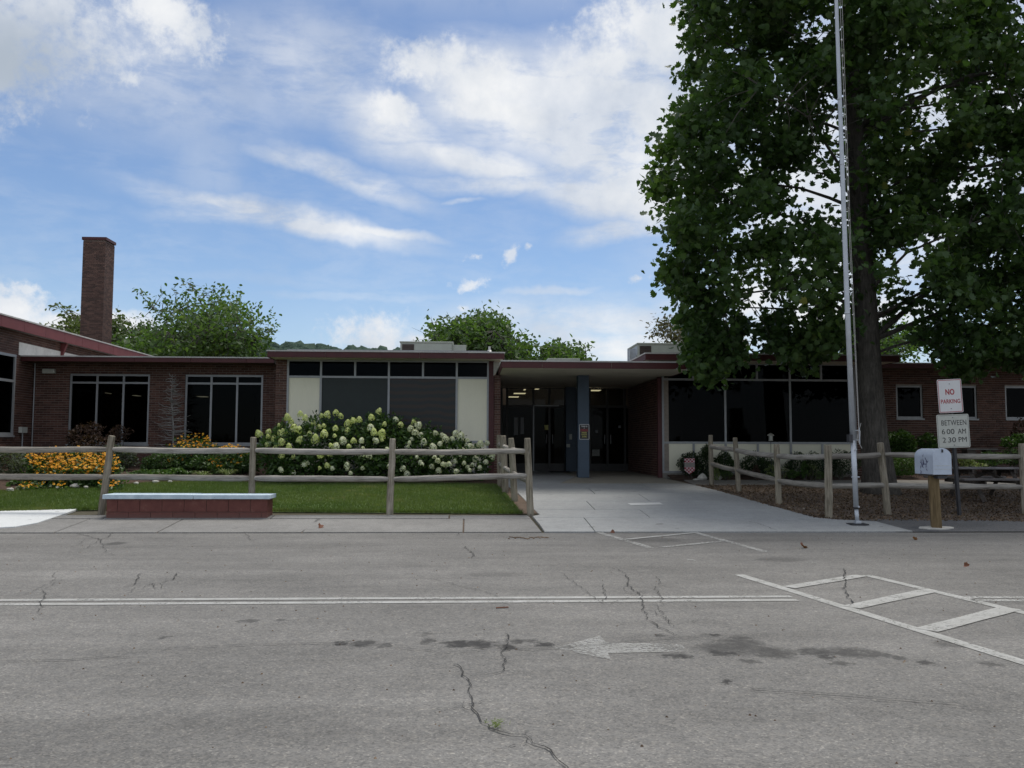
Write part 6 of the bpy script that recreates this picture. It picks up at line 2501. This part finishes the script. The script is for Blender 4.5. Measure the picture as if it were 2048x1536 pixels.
# ------------------------------------------------------------------ mailbox
mbp = hitG(1873, 1056, .03)
mail = tag(empty('mailbox', tuple(mbp)), 'large white metal mailbox with faded painted flowers on a wooden post', 'mailbox')
YM = mbp.y
tm = hitY(1866, 945, YM)
mb = MB()
s2 = .082
rot = R_(8)
cs = [(-s2, -s2), (s2, -s2), (s2, s2), (-s2, s2)]
dpost = (tm - mbp).normalized()
Mpost = Matrix.Translation(mbp - dpost * .05) @ Matrix.Rotation(math.atan2(dpost.x, dpost.z), 4, 'Y') @ Matrix.Rotation(R_(-20), 4, 'Z')
mb.prism(cs, 0, (tm - mbp).length + .05, 'z', Mpost)
me = mb.mesh('post', M['mail_wood'], bevel=.006)
obj('post', me, mail)
# box: corner edge faces the camera; near vertical edge at px 1866
zt_m, zb_m = Za(1866, 897, YM), Za(1866, 948, YM)
Hh = zt_m - zb_m
ang = R_(6)
dd = Vector((math.sin(ang) * -1, math.cos(ang), 0))     # long axis, going back-left
side = Vector((math.cos(ang), math.sin(ang), 0))          # width axis, going back-right
cor = Vector((Xa(1866, YM - .25, 920), YM - .25, zb_m))


def px_of(p):
    c_ = ROT.transposed() @ (Vector(p) - EYE)
    return 1024 - c_.x / c_.z * FPX


wM = lM = .1
while px_of(cor + side * wM) < 1902:
    wM += .002
while px_of(cor + dd * lM) > 1830 and lM < .9:
    lM += .002
Mm = Matrix((side, dd, Vector((0, 0, 1)))).transposed().to_4x4()
Mm = Matrix.Translation(cor) @ Mm
arch = [(0, 0), (wM, 0)] + [(wM / 2 + wM / 2 * math.cos(R_(a)), Hh - wM * .42 + wM * .42 * math.sin(R_(a))) for a in range(0, 181, 12)]
MB().prism([(p[0], p[1]) for p in arch], .012, lM, 'y', Mm).build('box', M['mail_paint'], mail)
for o_ in (bpy.data.objects['box'],):
    pass
door = [(-.008, -.004), (wM + .008, -.004)] + [(wM / 2 + (wM / 2 + .008) * math.cos(R_(a)), Hh - wM * .42 + (wM * .42 + .008) * math.sin(R_(a))) for a in range(0, 181, 12)]
MB().prism(door, -.012, .010, 'y', Mm).build('door', M['mail_paint'], mail, bevel=.004)
mb = MB()
for z in (Hh * .20, Hh * .33):
    mb.box(.02, wM - .02, -.016, -.0125, z, z + .006, Mm)
mb.build('door_rib', M['sign_grey'], mail)
mb = MB()
mb.box(wM / 2 - .012, wM / 2 + .012, -.03, -.012, Hh - .07, Hh - .015, Mm)
mb.build('latch', M['galv_dark'], mail)
# painted flowers on the long side
mb = MB()
gm = random.Random(3)
for k in range(26):
    a0 = gm.uniform(-1.0, .9) + math.pi / 2
    c_ = (lM * .48 + gm.gauss(0, .055), Hh * .42 + gm.gauss(0, .075))
    l_, w_ = gm.uniform(.045, .09), gm.uniform(.014, .024)
    ux, uy = math.cos(a0), math.sin(a0)
    P = [(c_[0] + ux * l_ / 2, c_[1] + uy * l_ / 2), (c_[0] - uy * w_ / 2, c_[1] + ux * w_ / 2), (c_[0] - ux * l_ / 2, c_[1] - uy * l_ / 2), (c_[0] + uy * w_ / 2, c_[1] - ux * w_ / 2)]
    mb.quad(*[tuple(Mm @ Vector((-.0015 - k * .00006, p[0], p[1]))) for p in P])
M['flower_paint'] = simple('faded_flower_paint', (.07, .07, .16), .6, .5, 20, bmp=0)
mb.build('painted_flowers', M['flower_paint'], mail)
MB().box(wM * .1, wM * .9, .05, lM - .05, -.03, -.001, Mm).build('mounting_board', M['table_wood'], mail)
mb = MB()
mb.box(wM * .25, wM * .75, -.0, .12, -.075, -.03, Mm)
mb.build('bracket', M['galv_dark'], mail)
pad = drape('post_footing', [(mbp.x + .30 * math.cos(a) * random.uniform(.8, 1.1), mbp.y + .13 + .13 * math.sin(a) - .12) for a in np.linspace(0, 2 * math.pi, 15)[:-1]], .045, M['stone'], .05)
tag(pad, 'rough patch of pale cement around the mailbox post', 'footing')

# ------------------------------------------------------------------ picnic table
YPT = 19.3
tzt = Za(1980, 935, YPT)
pt = tag(empty('picnic_table', (Xa(1985, YPT, 940), YPT + .4, G(YPT))), 'dark weathered wooden picnic table behind the right fence', 'picnic table')
xa_, xb_ = Xa(1917, YPT, 940), Xa(2062, YPT, 940)
for k in range(5):
    MB().box(xa_ + random.uniform(-.01, .01), xb_, YPT + k * .145, YPT + k * .145 + .135, tzt - .04, tzt).build('plank', M['table_top'], pt, bevel=.004)
zbn = Za(1960, 957, YPT - .4)
for y0 in (YPT - .5, YPT + 1.0):
    for k in range(2):
        MB().box(xa_ - .15, xb_ + .05, y0 + k * .14, y0 + k * .14 + .13, zbn - .04, zbn).build('bench_plank', M['table_top'], pt, bevel=.004)
gz = G(YPT)
for xx in (xa_ + .35, xb_ - .35):
    for s_ in (-1, 1):
        yc = YPT + .36
        p0, p1 = Vector((xx, yc + s_ * .18, tzt - .05)), Vector((xx + .02, yc + s_ * .72, gz - .0))
        dv = (p1 - p0)
        mb = MB()
        mb.tube([p0, p1], .055, 4)
        mb.build('leg', M['table_wood'], pt)
    MB().box(xx - .02, xx + .02, YPT - .45, YPT + 1.2, zbn - .13, zbn - .041).build('seat_support', M['table_wood'], pt)
    MB().box(xx - .02, xx + .02, YPT + .02, YPT + .7, tzt - .13, tzt - .041).build('top_support', M['table_wood'], pt)
mb = MB()
mb.tube([(xa_ + .37, YPT + .36, zbn - .08), (xa_ + 1.0, YPT + .36, tzt - .06)], .04, 4)
mb.build('brace', M['table_wood'], pt)
mb = MB()
mb.tube([(xb_ - .37, YPT + .36, zbn - .08), (xb_ - .9, YPT + .36, tzt - .06)], .04, 4)
mb.build('brace', M['table_wood'], pt)
# bench by the wall behind
yb9 = 24.6
bb = tag(empty('garden_bench', (Xa(1965, yb9, 900), yb9, bed_z(11, yb9))), 'low dark grey bench against the right wing wall behind the top rail', 'bench')
MB().box(Xa(1935, yb9, 897), Xa(1996, yb9, 897), yb9, yb9 + .4, Za(1960, 900, yb9), Za(1960, 897, yb9)).build('seat', M['table_top'], bb)
for px in (1945, 1985):
    MB().box(Xa(px, yb9, 897) - .12, Xa(px, yb9, 897) + .12, yb9 + .05, yb9 + .35, bed_z(11, yb9) - .02, Za(1960, 900, yb9) - .001).build('leg', M['table_wood'], bb)

# ------------------------------------------------------------------ garden flag, lantern, column sign
Yg = 23.2
gf_ = tag(empty('garden_flag', (Xa(1379, Yg, 945), Yg, bed_z(6, Yg))), 'small pointed garden flag with red and white checks and a grey band', 'flag')
m_, nt_, b_, pos_ = material('checkered_flag')
uvc = obj_coords(nt_)
chk = nt_.new('ShaderNodeTexChecker')
nt_.l.new(nt_.mapv(uvc, (1, 0, 1), (0, .001, 0), (0, 0, 0)), chk.inputs[0])
chk.inputs['Scale'].default_value = 1 / .045
chk.inputs['Color1'].default_value = (.30, .012, .03, 1)
chk.inputs['Color2'].default_value = (.50, .45, .45, 1)
nt_.put(b_.inputs['Base Color'], chk.outputs[0])
b_.inputs['Roughness'].default_value = .8
xs0, xs1 = Xa(1369, Yg, 930), Xa(1389.5, Yg, 930)
zA, zB, zC, zD = Za(1379, 916.5, Yg), Za(1379, 925.5, Yg), Za(1379, 934, Yg), Za(1379, 941, Yg)
zE_ = Za(1379, 948.5, Yg)
oo = Vector((xs0, Yg, zE_))
rt = Matrix.Rotation(R_(0), 4, 'Y')


def flag_piece(pts, mat, name):
    me = MB().prism([(p[0] - xs0, p[1] - zE_) for p in pts], -.002, .002, 'y').mesh(name, mat)
    o = bpy.data.objects.new(name, me)
    COL.objects.link(o)
    o.parent = gf_
    o.matrix_parent_inverse = world_of(gf_).inverted()
    o.location = oo


flag_piece([(xs0, zB), (xs1, zB), (xs1, zA), (xs0, zA)], m_, 'checkered_cloth')
flag_piece([(xs0, zD), ((xs0 + xs1) / 2, zE_), (xs1, zD), (xs1, zC), (xs0, zC)], m_, 'checkered_cloth')
flag_piece([(xs0 + .001, zC), (xs1 - .001, zC), (xs1 - .001, zB), (xs0 + .001, zB)], simple('flag_band', (.22, .21, .19), .8, .3, 60, bmp=0), 'grey_band')
mb = MB()
mb.tube([(xs0 - .02, Yg, bed_z(6, Yg) - .05), (xs0 - .02, Yg, zA + .02), (xs1, Yg, zA + .02)], .005, 5)
mb.build('flag_stand', M['galv_dark'], gf_)

Yl = 23.1
lz0, lz1 = Za(1541, 882, Yl), Za(1541, 865, Yl)
lx = Xa(1541.5, Yl, 875)
lan = tag(empty('garden_lantern', (lx, Yl, bed_z(9, Yl))), 'small metal garden lantern on a thin rod in front of the dark windows', 'lantern')
mb = MB()
mb.tube([(lx, Yl, lz0), (lx, Yl, lz0 + .02)], .06, 4)
for a in range(4):
    an = R_(45 + 90 * a)
    mb.tube([(lx + .05 * math.cos(an), Yl + .05 * math.sin(an), lz0), (lx + .05 * math.cos(an), Yl + .05 * math.sin(an), lz1 - .08)], .007, 4)
mb.build('lantern_frame', M['lantern_metal'], lan)
mb = MB()
mb.tube([(lx, Yl, lz1 - .085), (lx, Yl, lz1 - .06), (lx, Yl, lz1 - .01)], [.095, .09, .01], 4)
mb.build('lantern_roof', M['lantern_metal'], lan)
mb = MB()
mb.tube([(lx, Yl, lz0 + .015), (lx, Yl, lz1 - .09)], .04, 8)
mb.build('lantern_glass', M['sign_grey'], lan)
mb = MB()
mb.tube([(lx, Yl, bed_z(9, Yl) - .05), (lx, Yl, lz0)], .008, 5)
mb.build('rod', M['galv_dark'], lan)

cs_ = tag(empty('column_sign', tuple(hitY(1168, 864, 23.88))), 'small black notice with white rim, red and yellow words on the blue porch column', 'sign')
Mc, wc, hc = sign_plate(cs_, ((1158.5, 848.5), (1178.5, 848.5), (1178.5, 879), (1158.5, 879)), 23.893, M['sign_black'], r=.025)
mb = MB()
ring(mb, wc, hc, .025, .012, .0012, Mc)
mb.build('sign_border', M['sign_white'], cs_)
for (tx, wf, hf, yf, mm) in (('THIS IS', .62, .09, .36, 'sign_white'), ('A', .09, .07, .25, 'sign_white'), ('DRUG', .74, .17, .11, 'sign_red'), ('FREE', .50, .09, -.05, 'sign_yellow'), ('SCHOOL', .56, .09, -.17, 'sign_yellow'), ('ZONE', .46, .10, -.31, 'sign_yellow')):
    text_fit('lettering', tx, wc * wf, hc * hf, Mc @ Matrix.Translation((0, hc * yf, .0015)), M[mm], cs_, .003)

# ------------------------------------------------------------------ loose bits on the ground
dead = foliage_mat('fallen_leaf_red', (.12, .05, .03), (.19, .08, .05), (.26, .13, .08), .2, .7)


def fallen(px, py, s, label, base=.006):
    p = hitG(px, py, base)
    me = leaf_mesh('fallen_leaf', np.array([[p.x, p.y, p.z + s * .18]]), s, dead, LEAF_LOBED, up=.5, fold=.7, gen=np.random.default_rng(int(px)))
    tag(obj('fallen_leaf', me), label, 'leaf', 'fallen leaves on the road')


fallen(1605, 1096, .13, 'largest curled red-brown leaf on the road before the flagpole')
fallen(1828, 1080, .09, 'dry red-brown leaf on the road below the mailbox post')
fallen(1933, 1133, .075, 'small red-brown leaf on the road at the right above the crosswalk')
fallen(640, 1055, .11, 'orange-brown leaf on the pavement right of the bench', .03)
fallen(1225, 1066, .08, 'tiny brown leaf at the kerb by the far crosswalk bar')
p, q_ = hitG(992, 1218.5), hitG(1017, 1218)
mb = MB()
mb.tube([(p.x, p.y, .014), (q_.x, q_.y + .01, .016)], .006, 5)
tag(mb.build('twig', dead), 'thin reddish twig lying on the road below the centre lines', 'twig')
# weed in the crack
p = hitG(992, 1460)
g = np.random.default_rng(3)
n = 60
P = np.column_stack([p.x + g.normal(0, .022, n), p.y + g.normal(0, .02, n), .02 + g.random(n) * .03])
me = leaf_mesh('crack_weed', P, .035, M['lime_leaf'], LEAF_THIN, dirs=np.column_stack([g.normal(size=n), g.normal(size=n), np.full(n, .7)]), gen=g)
tag(obj('crack_weed', me), 'tiny yellow-green weed growing in the road crack', 'weed')
# grit scattered over the near road
q = scatter([(-7, 3), (8, 3), (14, 15), (-14, 15)], 1800)
mb = MB()
for (x_, y_) in q[:900]:
    r = random.uniform(.004, .011)
    k = len(mb.v)
    mb.v += [(x_ - r, y_, .006), (x_, y_ - r, .006), (x_ + r, y_, .006), (x_, y_ + r, .006), (x_, y_, .006 + r)]
    mb.f += [(k, k + 1, k + 4), (k + 1, k + 2, k + 4), (k + 2, k + 3, k + 4), (k + 3, k, k + 4)]
    mb.mi += [0] * 4
    mb.tone += [random.random()] * 5
tag(mb.build('road_grit', M['litter']), 'tiny bits of grit and leaf scattered over the road', 'grit', kind='stuff')
